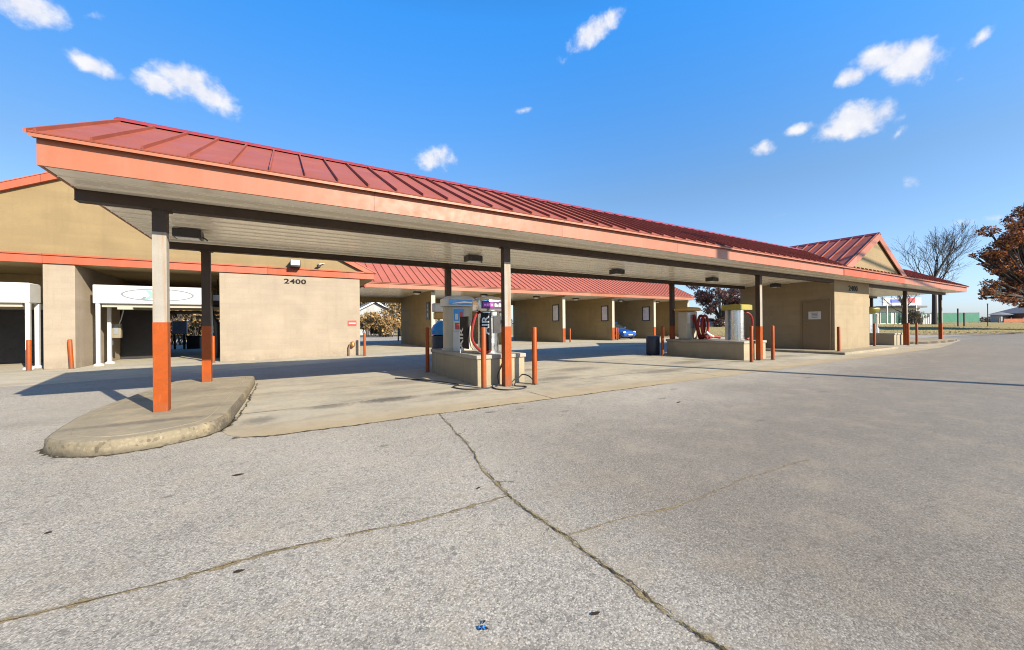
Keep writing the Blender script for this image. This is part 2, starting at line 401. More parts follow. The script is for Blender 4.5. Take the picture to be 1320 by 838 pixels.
# ------------------------------------------------------------------ light
SUN_EL=R(28.9); sh=Vector((-.42,1.0,0)).normalized()
sun=bpy.data.lights.new('sun','SUN'); sun.energy=4.75; sun.angle=R(.5); sun.color=(1,.905,.745)
so=bpy.data.objects.new('sun',sun); COL.objects.link(so)
sd=Vector((sh.x*math.cos(SUN_EL),sh.y*math.cos(SUN_EL),-math.sin(SUN_EL)))
so.rotation_euler=sd.to_track_quat('-Z','Y').to_euler(); so.location=(20,-30,30)
w=bpy.data.worlds.new('World'); scn.world=w; w.use_nodes=True
t=NT(w.node_tree); bg=w.node_tree.nodes['Background']
sky=t.n('ShaderNodeTexSky',sky_type='NISHITA'); sky.sun_disc=False; sky.sun_elevation=SUN_EL
sky.sun_rotation=math.atan2(-sh.x,-sh.y); sky.air_density=1.0; sky.dust_density=.6; sky.ozone_density=2.2; sky.altitude=150
hs=t.n('ShaderNodeHueSaturation'); hs.inputs['Saturation'].default_value=1.0; hs.inputs['Value'].default_value=1.0
D=t.n('ShaderNodeTexCoord').outputs['Generated']
dz=t.n('ShaderNodeSeparateXYZ'); t.l(D,dz.inputs[0])
lift=t.n('ShaderNodeValToRGB'); t.l(dz.outputs[2],lift.inputs[0]); ce=lift.color_ramp.elements
ce[0].position=0; ce[0].color=(.35,.41,.60,1); ce[1].position=1; ce[1].color=(.14,.27,.38,1)
for p_,v_ in ((.12,(.385,.435,.53)),(.3,(.37,.46,.52)),(.62,(.18,.655,1.0)),(.8,(.17,.42,.64))):
    q=lift.color_ramp.elements.new(p_); q.color=(*v_,1)
sv=t.n('ShaderNodeVectorMath',operation='MULTIPLY'); t.l(sky.outputs[0],sv.inputs[0]); t.l(lift.outputs[0],sv.inputs[1])
sv2=t.n('ShaderNodeVectorMath',operation='SCALE'); t.l(sv.outputs[0],sv2.inputs[0]); dt=t.n('ShaderNodeVectorMath',operation='DOT_PRODUCT'); t.l(D,dt.inputs[0]); dt.inputs[1].default_value=Rv; t.l(t.remap(dt.outputs['Value'],-.85,.05,1.95,2.4,True),sv2.inputs['Scale'])
t.l(sv2.outputs[0],hs.inputs['Color'])
nz=t.n('ShaderNodeTexNoise'); nz.inputs['Scale'].default_value=26; nz.inputs['Detail'].default_value=9; nz.inputs['Roughness'].default_value=.6; nz.inputs['Distortion'].default_value=.12; t.l(D,nz.inputs['Vector'])
nzl=t.n('ShaderNodeTexNoise'); nzl.inputs['Scale'].default_value=9; nzl.inputs['Detail'].default_value=3; t.l(D,nzl.inputs['Vector'])
def sky_dir(px,py):
    dx,dy=px-660,py-419; u=dx-dy*.0098; v=dx*.0098+dy
    return (Fv+Rv*(u/493)-Uv*(v/493)).normalized()
CL=[(33,8,44,24,0,1),(118,84,30,14,10,1),(207,110,28,17,0,1.05),(240,104,38,24,0,1.1),(268,121,44,20,14,1),(560,206,32,18,-5,.9),(762,43,46,15,-27,1),(672,143,22,5,-5,.5),
    (1140,74,36,19,5,1.15),(1175,80,40,28,20,1.2),(1097,98,19,13,0,1.1),(1104,156,46,24,0,1.15),(1082,165,32,12,0,1),(1035,165,20,9,0,.8),(983,190,17,11,0,.85),(1262,50,18,10,-25,.8),(1236,103,11,7,0,.6),(1156,174,24,8,-35,.5),(1012,276,22,8,-8,.35),(1256,284,44,8,3,.45),(1176,290,16,8,0,.3),(1175,235,13,9,0,.35),(115,20,18,8,-30,.35)]
mask=None
for (px,py,a,b_,rot,s_) in CL:
    c=sky_dir(px,py); e1=Vector((0,0,1)).cross(c); e1=-e1.normalized(); e1=c.cross(Vector((0,0,1))).normalized(); e2=e1.cross(c).normalized()
    q=R(-rot); f1=e1*math.cos(q)+e2*math.sin(q); f2=-e1*math.sin(q)+e2*math.cos(q)
    foc=(Vector(((px-660),(py-419))).length**2+493**2)**.5
    ar=a/foc; br=b_/foc
    rm=Matrix((f1,f2,-c)).transposed()
    mp=t.n('ShaderNodeMapping',vector_type='TEXTURE'); mp.inputs['Location'].default_value=c; mp.inputs['Rotation'].default_value=rm.to_euler(); mp.inputs['Scale'].default_value=(ar,br,1)
    t.l(D,mp.inputs['Vector'])
    ln=t.n('ShaderNodeVectorMath',operation='LENGTH'); t.l(mp.outputs[0],ln.inputs[0])
    f=t.remap(ln.outputs['Value'],0,1.25,s_,0)
    mask=f if mask is None else t.math('MAXIMUM',mask,f)
dens=t.math('ADD',mask,t.math('ADD',t.math('MULTIPLY',t.math('SUBTRACT',nz.outputs[0],.5),1.5),t.math('MULTIPLY',t.math('SUBTRACT',nzl.outputs[0],.5),.5)))
dens=t.math('MULTIPLY',t.remap(dens,.2,.85,0,.95,True),t.remap(mask,.02,.2,0,1))
ccol=t.mix(t.remap(nz.outputs[0],.35,.65),(4.7,4.9,5.6),(6.0,5.95,6.05))
fin=t.mix(dens,hs.outputs[0],ccol)
t.l(fin,bg.inputs['Color']); bg.inputs['Strength'].default_value=.075
scn.view_settings.view_transform='Standard'; scn.view_settings.look='None'; scn.view_settings.gamma=1; scn.view_settings.use_curve_mapping=False
scn.view_settings.exposure=1.15

# ------------------------------------------------------------------ the setting: ground
MB().box(-700,900,-500,900,-1.0,-.03).build('ground',GROUND,kind='structure')
mb=MB(); p=[DR(-60,-90,0),DR(-60,110,0),DR(35.62,110,0),DR(35.62,13,0),DR(50,13,0),DR(50,-90,0)]
mb.quad(*[(q.x,q.y,0) for q in p]); mb.build('asphalt_lot',A,kind='structure')
# concrete drive under the canopy, front edge broken by wear
mb=MB(); rnd=random.Random(3); front=[(-.72,6.02),(-.62,5.72),(-.45,5.52),(-.2,5.44)]
x=.0
while x<27: front.append((x,5.40+rnd.uniform(-.025,.025)-(.0 if x<8 else .0))); x+=rnd.uniform(.12,.4)
front+= [(28.5,5.55),(31,5.8),(34,6.2),(37.5,6.6),(39.2,6.9),(39.6,7.2)]
poly=front+[(39.5,11.3),(-.64,11.3)]
mb.add([(a,b,.004) for a,b in poly],[tuple(range(len(poly)))]); mb.build('concrete_drive',PAD,kind='structure')
mb=MB(); poly=[(-40,13.3),(-5,13.35),(4.2,16.1),(34,16.4),(34,30.2),(-40,30.2)]
mb.add([(a,b,.004) for a,b in poly],[tuple(range(len(poly)))]); mb.build('concrete_apron',APRON,kind='structure')

# cracks: narrow ragged ribbons of dirt and dead grass lying in the surface
def dustmat(name,c,lo,hi,sc,along=.0):
    m,t,b,pos=newmat(name)
    at=t.n('ShaderNodeAttribute',attribute_name='edge')
    n=t.noise(pos,sc,6,.7); n2=t.noise(pos,6,4,.6); n3=t.noise(pos,120,3,.6)
    k=t.remap(n3,.3,.7,.55,1.5); vm=t.n('ShaderNodeVectorMath',operation='SCALE'); vm.inputs[0].default_value=c; t.l(k,vm.inputs['Scale'])
    t.l(vm.outputs[0],b.inputs['Base Color']); b.inputs['Roughness'].default_value=.95; b.inputs['Specular IOR Level'].default_value=.1
    f=t.math('ADD',at.outputs['Fac'],t.math('ADD',t.math('MULTIPLY',t.math('SUBTRACT',n,.5),1.6),t.math('MULTIPLY',t.math('SUBTRACT',n2,.5),along)))
    t.l(t.remap(f,lo,hi,0,1,True),b.inputs['Alpha']); return m
CRD=dustmat('crack_shadow_dirt',(.075,.06,.038),.3,.7,55,2.4)
CRT=dustmat('crack_dry_debris',(.235,.18,.10),.3,1.0,38,1.2)
EDG=dustmat('edge_grit',(.055,.045,.03),.35,.85,40,2.0)
def ribbon(name,pts,w0,w1,seed,m,z=.006,wob=.02,step=.05):
    rn=random.Random(seed); P=[Vector((a,b,0)) for a,b in pts]; L=[]
    tot=sum((P[i+1]-P[i]).length for i in range(len(P)-1)); acc=0; off=0
    for i in range(len(P)-1):
        seg=(P[i+1]-P[i]); n=max(1,int(seg.length/step))
        for k in range(n):
            q=P[i]+seg*(k/n); L.append((q,(acc+seg.length*k/n)/tot,seg.normalized()))
        acc+=seg.length
    L.append((P[-1],1,(P[-1]-P[-2]).normalized()))
    mb=MB(); vs=[]; ed=[]
    for q,f,d in L:
        nrm=Vector((-d.y,d.x,0)); off=off*.82+rn.uniform(-wob,wob)*.6
        ww=(w0+(w1-w0)*f)*(.35+1.5*rn.random()**1.6)
        for u,e in ((.5,0),(0,1),(-.5,0)): vs.append(q+nrm*(off+ww*u)+Vector((0,0,z))); ed.append(e)
    mb.add(vs,[(3*i+a,3*i+a+1,3*i+a+4,3*i+a+3) for i in range(len(L)-1) for a in (0,1)])
    ob=mb.build(name,m,kind='structure')
    at=ob.data.attributes.new('edge','FLOAT','POINT'); at.data.foreach_set('value',ed)
    return ob
c1=[(1.925,5.40),(1.83,4.8),(1.751,4.271),(1.70,3.9),(1.631,3.533),(1.52,3.1),(1.484,2.794),(1.437,2.52),(1.452,2.081),(1.462,1.778),(1.462,1.41),(1.463,1.133),(1.485,.897),(1.50,.5),(1.47,0)]
c2=[(1.437,2.52),(.748,2.514),(.325,2.575),(-.085,2.61),(-.583,2.588),(-1.106,2.623),(-2.2,2.6)]
c3=[(1.496,1.856),(1.842,1.84),(2.345,1.745),(3.265,1.759),(4.215,1.701)]
ribbon('asphalt_crack',c1,.034,.06,1,CRT,.004,.012,.03); ribbon('asphalt_crack',c1,.012,.017,2,CRD,.007,.016,.018)
ribbon('asphalt_crack',c2,.05,.07,4,CRT,.004,.006,.04); ribbon('asphalt_crack',c2,.008,.010,5,CRD,.007,.007,.025)
ribbon('asphalt_crack',c3,.03,.03,6,CRT,.004,.008,.04)
for k_,br_ in enumerate(([(1.49,2.80),(1.60,2.74),(1.64,2.66)],[(1.63,3.53),(1.57,3.62),(1.50,3.64)],[(1.455,2.0),(1.36,1.95),(1.33,1.89)],[(1.75,4.27),(1.86,4.32),(1.92,4.44)],[(.33,2.575),(.30,2.50),(.25,2.47)])): ribbon('asphalt_crack',br_,.013,.005,40+k_,CRD,.006,.012,.018)
ribbon('edge_dirt',[(-.55,5.55),(-.2,5.42),(.6,5.39),(2,5.40),(4,5.40),(7,5.40)],.06,.04,8,EDG,.008,.02,.04)
ribbon('edge_dirt',[(-.70,6.1),(-.61,6.6),(-.60,7.4),(-.59,8.6),(-.58,10.6)],.08,.05,10,EDG,.007,.02,.04)
JO=dustmat('expansion_joint',(.09,.07,.045),.0,.4,50,1.0)
for xx in (4.02,9.1,14.1,18.2): ribbon('expansion_joint',[(xx,5.45),(xx,7.0)],.016,.014,int(xx*10),JO,.007,.002,.1)
ribbon('expansion_joint',[(-.6,7.0),(4,7.0),(9,7.0),(18,7.0)],.012,.012,71,JO,.0075,.003,.2)
# dead grass caught in the long crack
rn=random.Random(11); mb=MB()
for k in range(900):
    f=rn.random(); 
    i=rn.randrange(6,len(c1)-1); q=Vector((*c1[i],0)).lerp(Vector((*c1[i+1],0)),f)+Vector((rn.gauss(0,.012),rn.gauss(0,.01),.004))
    a=rn.uniform(0,6.28); l=rn.uniform(.008,.026); d=Vector((math.cos(a)*.8,math.sin(a)*.8,rn.uniform(.1,.7)))*l; s_=Vector((-math.sin(a),math.cos(a),0))*.0012
    mb.quad(q-s_,q+s_,q+d,m=rn.choice((0,0,1)))
o=mb.build('crack_grass',[mat('dead_grass',(.28,.21,.10),rough=.9),mat('olive_grass',(.13,.12,.05),rough=.9)]); o['kind']='stuff'

# raised kerb island at the near end
top=[(-2.245,6.118),(-2.312,6.596),(-2.389,7.29),(-2.389,8.043),(-2.322,8.764),(-2.244,9.813),(-2.134,10.88),(-1.95,11.05),(-1.41,11.138),(-.72,11.05),(-.65,10.80),(-.65,9.5),(-.656,7.859),(-.68,6.9),(-.70,6.32),(-.73,6.12),(-.79,5.96),(-.90,5.81),(-1.138,5.64),(-1.35,5.55),(-1.554,5.525),(-1.75,5.57),(-1.92,5.67),(-2.08,5.83),(-2.19,5.97)]
def smooth_poly(P,n=2):
    for _ in range(n):
        Q=[]
        for i in range(len(P)):
            a,b=P[i],P[(i+1)%len(P)]
            Q+= [(a[0]*.75+b[0]*.25,a[1]*.75+b[1]*.25),(a[0]*.25+b[0]*.75,a[1]*.25+b[1]*.75)]
        P=Q
    return P
tp=smooth_poly(top,2); cx0=sum(p[0] for p in tp)/len(tp); cy0=sum(p[1] for p in tp)/len(tp); n=len(tp)
def inset(P,d):
    out=[]
    for i in range(len(P)):
        a,b,c=Vector(P[i-1]),Vector(P[i]),Vector(P[(i+1)%len(P)])
        tn=(c-a).normalized(); nr=Vector((tn.y,-tn.x))
        if nr.dot(Vector((cx0,cy0))-b)<0: nr=-nr
        out.append(tuple(b+nr*d))
    return out
mb=MB(); rings=[(inset(tp,-.022),-.02),(inset(tp,-.02),.015),(inset(tp,-.012),.075),(inset(tp,-.006),.128),(inset(tp,.006),.146),(inset(tp,.022),.152),(inset(tp,.155),.152),(inset(tp,.16),.146),(inset(tp,.168),.146),(inset(tp,.174),.152)]
vs=[]
for ri,(P,z) in enumerate(rings):
    for i,(a,b) in enumerate(P):
        jit=.007*math.sin(i*1.7+ri*2.3)*math.sin(i*.37) if ri<4 else .003*math.sin(i*2.3+ri)
        vs.append((a+jit,b+jit,z-(.004*abs(math.sin(i*.9+1)) if 3<=ri<=5 else 0)))
fs=[];ms=[]
for r in range(len(rings)-1):
    for i in range(n): fs.append((r*n+i,r*n+(i+1)%n,(r+1)*n+(i+1)%n,(r+1)*n+i))
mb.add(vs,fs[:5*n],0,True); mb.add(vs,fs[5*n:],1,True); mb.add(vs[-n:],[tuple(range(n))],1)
mb.build('kerb_island',[KERB,KERBTOP],kind='structure')
ft=[p for p in inset(tp,-.03)]; k0=min(range(len(ft)),key=lambda i:(ft[i][0]+2.36)**2+(ft[i][1]-6.9)**2)
path=[ft[(k0-i)%len(ft)] for i in range(len(ft))]; path=[p for p in path if p[1]<7.0]
ribbon('edge_dirt',path,.09,.09,9,EDG,.004,.012,.04)

mb=MB(); P_=smooth_poly([(29.6,6.55),(36.5,6.45),(38.2,7.0),(38.4,9),(37.6,10.9),(29.6,10.9)],2)
nn_=len(P_); vs=[(a,b,z) for z in (-.02,.14,.15) for a,b in P_]
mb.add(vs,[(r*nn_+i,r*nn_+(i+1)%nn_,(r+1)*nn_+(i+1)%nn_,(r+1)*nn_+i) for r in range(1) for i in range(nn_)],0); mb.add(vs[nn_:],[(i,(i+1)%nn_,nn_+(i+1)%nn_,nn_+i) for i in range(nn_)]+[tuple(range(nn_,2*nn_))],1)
mb.build('kerb_island',[DARKKERB,KERBTOP],kind='structure')
# ------------------------------------------------------------------ lawn, kerb and road to the right
mb=MB(); ds=[35.6,35.9,37,40,44,48,54,60,70,90,140,220]; rs=[13.5+ i*6 for i in range(22)]
def lz(d,r):
    k=min(1,max(0,(d-35.9)/22)); k=k*k*(3-2*k)
    return (.12 if d>35.7 else .12)+.62*k+.04*math.sin(r*.4+d*.13)*k
vs=[DR(d,r,lz(d,r)) for d in ds for r in rs]; nr=len(rs)
mb.add(vs,[(i*nr+j,i*nr+j+1,(i+1)*nr+j+1,(i+1)*nr+j) for i in range(len(ds)-1) for j in range(nr-1)],0,True)
mb.build('lawn',LAWN,kind='structure')
mb=MB(); a,b=DR(35.6,13.3),DR(35.6,120); c_=(a+b)/2
mb.obox((c_.x,c_.y,.06),(b-a)/2,Fv*.09,(0,0,.075)); mb.build('kerb',STONE,bevel=.02,kind='structure')
mb=MB(); rn=random.Random(5)
for k in range(5200):
    d=35.75+rn.random()**2*26; r=rn.uniform(14,62); q=DR(d,r,lz(d,r)-.01); h=rn.uniform(.03,.11); a=rn.uniform(0,6.28)
    s_=Vector((math.cos(a),math.sin(a),0))*rn.uniform(.02,.06)
    mb.quad(q-s_,q+s_,q+Vector((rn.uniform(-.03,.03),rn.uniform(-.03,.03),h)))
o=mb.build('grass',mat('grass_tufts',(.33,.26,.12),rough=.95,var=.3)); o['kind']='stuff'

# ------------------------------------------------------------------ vacuum canopy
XL,XR,YF,YB,ZS=-2.315,36.8,6.17,11.2,3.09
YC=(YF+YB)/2; EZ=3.415; SL=.504; RZ=EZ+SL*(YC-6.09)
can=thing('vacuum_canopy',(17,YC,0),'long open canopy with red standing seam roof and salmon fascia over the vacuum islands','canopy')
def seam_slope(mb,x0,x1,y0,z0,y1,z1,pitch,th=.014,rib=.019,rh=.042,first=None,m=0):
    """standing seam panel plane running along x, from eave (y0,z0) to ridge (y1,z1)"""
    d=Vector((0,y1-y0,z1-z0)); L=d.length; d.normalize(); nrm=Vector((0,-d.z,d.y)); 
    if nrm.z<0: nrm=-nrm
    c=Vector(((x0+x1)/2,(y0+y1)/2,(z0+z1)/2))-nrm*th/2
    mb.obox(c,((x1-x0)/2,0,0),d*(L/2),nrm*(th/2),m)
    x=first if first is not None else x0+.02
    while x<x1-.01:
        cc=Vector((x,(y0+y1)/2,(z0+z1)/2))+nrm*(rh/2)
        mb.obox(cc,(rib/2,0,0),d*(L/2-.012),nrm*(rh/2),m)
        x+=pitch
mb=MB(); seam_slope(mb,XL-.035,XR+.05,6.09,EZ,YC,RZ,.424,first=XL+.02); front_roof=mb.build('roof',RED,can)
mb=MB(); seam_slope(mb,XL-.035,XR+.05,YB+.08,EZ,YC,RZ,.424,first=XL+.02); back_roof=mb.build('roof',RED,can)
mb=MB(); mb.prism([(YC-.16,RZ-.055),(YC-.15,RZ-.03),(YC,RZ+.06),(YC+.15,RZ-.03),(YC+.16,RZ-.055),(YC,RZ+.03)],'x',XL-.05,XR+.06); mb.build('ridge_cap',REDTRIM,front_roof)
for xx in (XL-.058,XR+.045):
    for s_,rf_ in ((-1,front_roof),(1,back_roof)):
        y0=YC+s_*(YC-6.07); mb=MB()
        mb.prism([(y0,EZ-.035),(y0,EZ+.01),(YC+s_*.0,RZ+.022),(YC,RZ-.04)],'x',xx,xx+.022)
        mb.build('rake_trim',FASC2,rf_)
# fascia with drip lip
for bx,lip in (((XL,XR,YF,YF+.03,ZS-.005,3.375),(XL-.02,XR+.02,YF-.045,YF+.02,3.377,EZ-.034)),((XL,XR,YB-.03,YB,ZS-.005,3.375),(XL-.02,XR+.02,YB-.02,YB+.045,3.377,EZ-.034)),((XL-.001,XL+.03,YF+.031,YB-.031,ZS-.004,3.374),None),((XR-.03,XR+.001,YF+.031,YB-.031,ZS-.004,3.374),None)):
    mb=MB(); mb.box(*bx); fo=mb.build('fascia',FASCIA,can)
    if lip:
        sg_=1 if lip[2]<YC else -1; ye=6.094 if sg_>0 else YB+.076; mb=MB()
        mb.prism([(ye,3.360),(ye,3.396),(ye+sg_*.10,3.445),(ye+sg_*.10,3.378),(ye+sg_*.02,3.378)],'x',XL-.03,XR+.03); mb.build('drip_edge',FASCIA,fo)
for xx in (XL+.012,XR-.012):
    mb=MB(); mb.prism([(YF+.05,3.376),(YB-.05,3.376),(YC,RZ-.06)],'x',xx-.01,xx+.01); mb.build('gable_wall',STUCCO,can)
mb=MB(); y=YF+.034; k=0
while y<YB-.05:
    mb.box(XL+.035,XR-.035,y,min(y+.292,YB-.034),ZS,ZS+.025); mb.box(XL+.035,XR-.035,y+.297,y+.31,ZS-.012,ZS+.02); y+=.315
mb.build('soffit',SOFFIT,can)
BZ0,BZ1=2.945,ZS-.003
def beam(x0,x1,y0,y1):
    mb=MB(); h=.012
    mb.box(x0,x1,y0,y1,BZ0,BZ0+h); mb.box(x0,x1,y0,y1,BZ1-h,BZ1); mb.box(x0+.001,x1-.001,y0+.004,y1-.004,BZ0+h,BZ1-h)
    mb.build('beam',BROWN,can)
beam(-2.31,19.96,7.0,7.15); beam(23.76,36.5,7.0,7.15); beam(-2.31,19.3,10.3,10.45); beam(24.2,36.5,10.3,10.45)
def post(xc,y0,orz,zbase,halflit,sub=True):
    mb=MB(); w=.075; x0,x1=xc-w,xc+w; y1=y0+.15
    # 0 orange, 1 brown painted as shade, 2 chalk painted as sunlit faces
    mb.box(x0-.003,x1+.003,y0-.003,y1+.003,zbase,orz,0)
    top=2.63 if halflit else orz  # painted edge of the canopy's shadow on the front posts
    if halflit:
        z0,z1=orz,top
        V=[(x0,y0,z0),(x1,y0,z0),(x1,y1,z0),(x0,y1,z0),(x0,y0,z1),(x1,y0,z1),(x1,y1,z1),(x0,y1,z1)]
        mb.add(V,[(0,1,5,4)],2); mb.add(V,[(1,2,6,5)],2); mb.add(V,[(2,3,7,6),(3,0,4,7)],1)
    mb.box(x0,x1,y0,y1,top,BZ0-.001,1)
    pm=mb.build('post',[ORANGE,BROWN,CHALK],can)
    mb=MB(); mb.box(x0-.04,x1+.04,y0-.02,y1+.02,BZ0-.012,BZ0-.002); 
    mb.build('bracket',BROWN,pm)
    return pm
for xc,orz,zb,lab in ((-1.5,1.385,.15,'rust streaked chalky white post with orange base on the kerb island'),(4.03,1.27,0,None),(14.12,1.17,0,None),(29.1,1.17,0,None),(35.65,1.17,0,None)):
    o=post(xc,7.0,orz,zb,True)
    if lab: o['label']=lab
for xc,orz,zb in ((-1.47,1.34,.15),(4.0,1.25,0),(13.9,1.2,0),(29.0,1.2,0),(35.65,1.2,0)): post(xc,10.3,orz,zb,False)
# cross gable over the equipment room
GX,GH,GZ0=21.87,3.4,3.42; GZ1=5.06; GY0,GY1=6.10,11.28
mb=MB()
for s_ in (-1,1):
    # slope plane runs along y; build as x<->y swapped panels
    e=Vector((GX+s_*(GH+.02),0,GZ0-.005)); rdg=Vector((GX,0,GZ1)); d=(rdg-e); L=d.length; d.normalize(); nr_=Vector((-d.z,0,d.x)); 
    if nr_.z<0: nr_=-nr_
    c=(e+rdg)/2-nr_*.015; mb.obox((c.x,(GY0+GY1)/2,c.z),(0,(GY1-GY0)/2,0),d*(L/2),nr_*.015)
    y=GY0+.03
    while y<GY1:
        cc=(e+rdg)/2+nr_*.022; mb.obox((cc.x,y,cc.z),(0,.013,0),d*(L/2-.01),nr_*.022); y+=.42
gr=mb.build('gable_roof',RED,can)
mb=MB(); mb.prism([(GX-.16,GZ1-.06),(GX,GZ1+.055),(GX+.16,GZ1-.06),(GX,GZ1+.03)],'y',GY0-.03,GY1+.03); mb.build('ridge_cap',REDTRIM,gr)
for (pa,pb,ya,yb) in ((YF+.01,YF+.05,GY0-.02,GY0+.02),(YB-.05,YB-.01,GY1-.02,GY1+.02)):
    mb=MB(); mb.prism([(GX-GH+.1,GZ0+.005),(GX+GH-.1,GZ0+.005),(GX,GZ1-.1)],'y',pa,pb); pd=mb.build('pediment',STUCCO,can)
    for s_ in (-1,1):
        mb=MB(); mb.prism([(GX+s_*(GH+.03),GZ0-.0),(GX+s_*.001,GZ1+.012),(GX+s_*.001,GZ1-.29),(GX+s_*(GH-.58),GZ0)],'y',ya,yb); mb.build('rake_trim',FASCIA,pd)
mb=MB(); mb.box(GX-GH-.02,GX+GH+.02,YF-.018,YF-.002,ZS-.007,3.372); mb.build('fascia',FASC2,can)

# soffit floodlights
proto=None
for (x,y,lab) in ((-1.5,8.84,'dark box light on the canopy soffit beside the rust streaked post'),(4.07,8.8,'dark box light on the canopy soffit above the silver vacuums'),
      (9.2,8.9,'dark box light on the soffit halfway between the two vacuum islands'),(14.15,8.78,'dark box light on the soffit above the yellow topped vacuums'),(19.2,8.9,'dark box light on the soffit close to the equipment room wall')):
    if proto is None:
        proto=thing('soffit_light',(0,0,0),lab,'light','box lights under the canopy')
        mb=MB(); mb.box(-.2,.2,-.15,.15,-.15,0); mb.build('housing',DARK,proto,bevel=.015)
        mb=MB(); mb.box(-.16,.16,-.11,.11,-.158,-.151); mb.build('lens',LENS,proto)
        mb=MB(); mb.tube([(.2,.02,-.1),(.24,.03,-.13),(.27,.03,-.16)],.012); mb.build('bracket',DARK,proto)
        o=proto
    else: o=copy_tree(proto)
    o['label']=lab; o.location=(x,y,ZS-.035)

# ------------------------------------------------------------------ equipment room below the cross gable
MB().box(18.75,24.7,6.25,11.5,-.05,.1).build('kerb_slab',KERBTOP,bevel=.03,kind='structure')
er=thing('equipment_room',(21.86,9,.1),'small tan block equipment room with a brown door under the cross gable','building')
mb=MB(); mb.box(19.97,23.75,7.0,10.89,.101,ZS-.013); mb.build('wall',CMUT,er)
dy0,dy1=7.19,8.15
mb=MB(); mb.box(19.925,19.968,dy0,dy1,.115,2.16); dr=mb.build('door',DOOR,er,bevel=.004)
mb=MB(); mb.box(19.91,19.969,dy0-.07,dy0-.003,.102,2.24); mb.box(19.91,19.969,dy1+.003,dy1+.07,.102,2.24); mb.box(19.911,19.969,dy0-.002,dy1+.002,2.163,2.24); mb.build('frame',DOOR,dr)
mb=MB(); mb.cyl(19.9,dy1-.1,1.08,1.14,.03,12); mb.box(19.9,19.924,dy1-.11,dy1-.09,1.09,1.12); mb.build('handle',BRASS,dr)
mb=MB(); mb.box(19.912,19.923,7.46,7.92,1.42,1.76,0)
for k,(wd,z) in enumerate(((.26,1.69),(.22,1.63),(.24,1.57),(.2,1.51))): mb.box(19.908,19.911,7.69-wd/2,7.69+wd/2,z-.015,z+.015,1)
mb.build('notice',[WHITE,GREYP],dr)
mb=MB(); text_into(mb,'2400',(21.9,6.99,2.68),(1,0,0),(0,0,1),.22,bold=.02,wide=1.5,space=1.05); mb.build('house_number',INK,er)
mb=MB(); mb.box(19.86,19.965,7.02,7.12,BZ0-.02,BZ1); mb.box(23.77,23.86,7.02,7.12,BZ0-.02,BZ1); mb.build('pipe_box',GALV,er)

# ------------------------------------------------------------------ vacuum islands
def island(x0,x1,y0,y1,label):
    o=thing('vacuum_island',((x0+x1)/2,(y0+y1)/2,0),label,'island','block islands carrying the vacuums')
    mb=MB(); mb.box(x0,x1,y0,y1,0,.57); mb.build('base',BASE,o,bevel=.008)
    mb=MB(); mb.box(x0-.03,x1+.03,y0-.03,y1+.03,.572,.66); mb.build('cap',CAP,o,bevel=.015)
    mb=MB(); mb.box(x0-.012,x0-.001,y1-.36,y1-.34,.02,.571); mb.build('conduit',GALV,o)
    return o
island(3.48,4.66,7.36,10.3,'cream block vacuum island behind the faded post and its black ground hose')
island(13.48,14.9,7.25,10.33,'tan block vacuum island with a yellow topped vacuum, left of the equipment room')
island(28.05,29.45,7.25,10.3,'tan block vacuum island at the far end, right of the equipment room')

def hose(name,pts,r,m,parent=None,n=6):
    # Catmull-Rom through points
    P=[Vector(p) for p in pts]; out=[]
    for i in range(len(P)-1):
        a=P[max(i-1,0)];b=P[i];c=P[i+1];d=P[min(i+2,len(P)-1)]
        for k in range(n):
            u=k/n; out.append(.5*((2*b)+(c-a)*u+(2*a-5*b+4*c-d)*u*u+(3*b-a-3*c+d)*u**3))
    out.append(P[-1])
    mb=MB(); mb.tube(out,r,8); return mb.build(name,m,parent)
T=.66
# purple-header combination air and vacuum machine
v1=thing('vacuum_machine',(4.02,7.9,T),'chrome air and vacuum machine with purple header and black banners','vacuum')
mb=MB(); mb.lathe(4.02,7.9,[(.27,T),(.27,T+.03),(.235,T+.04),(.235,1.6)],32); mb.build('body',STEEL,v1)
mb=MB(); mb.lathe(4.02,7.9,[(.325,1.62),(.335,1.64),(.335,1.86),(.32,1.88),(.24,1.935),(.12,1.96),(.0,1.965)],40,power=4,sy=.85); hd=mb.build('header',STEEL,v1)
mb=MB(); mb.box(3.70,4.34,7.595,7.612,1.67,1.84); pn=mb.build('header_panel',mat('deep_purple_panel',(.045,.006,.055),rough=.4),hd)
mb=MB(); mb.box(3.74,4.0,7.590,7.594,1.70,1.81,0)
for k_,(a_,b_) in enumerate(((3.76,3.81),(3.825,3.875),(3.89,3.925),(3.94,3.985))): mb.box(a_,b_,7.586,7.589,1.735-.006*(k_%2),1.775+.008*(k_%3),1)
mb.build('purple_print',[PURPLE,LILAC],hd)
mb=MB()
for k_,(a_,b_,z_) in enumerate(((4.03,4.075,1.785),(4.09,4.12,1.76),(4.135,4.19,1.785),(4.21,4.25,1.775),(4.265,4.31,1.785))): mb.box(a_,b_,7.588,7.594,1.715,z_)
mb.build('white_print',LENS,hd)
mb=MB(); mb.box(3.715,3.965,7.645,7.66,T+.05,1.58,0); text_into(mb,'AIR',(3.905,7.643,1.30),(0,0,1),(-1,0,0),.17,1,.002,1.1,bold=.02); mb.build('banner',[INK,WHITE],v1)
mb=MB(); mb.box(3.44,3.47,7.75,8.2,T+.12,1.5,0); text_into(mb,'AIR',(3.438,8.02,1.0),(0,0,1),(0,1,0),.2,1,.002,1.1,bold=.02); mb.box(3.441,3.469,8.2,8.22,T,1.5,1); mb.build('banner',[INK,WHITE],v1)
mb=MB(); mb.box(4.27,4.45,7.66,7.82,1.14,1.5); mb.build('coin_box',WHITE,v1,bevel=.015)
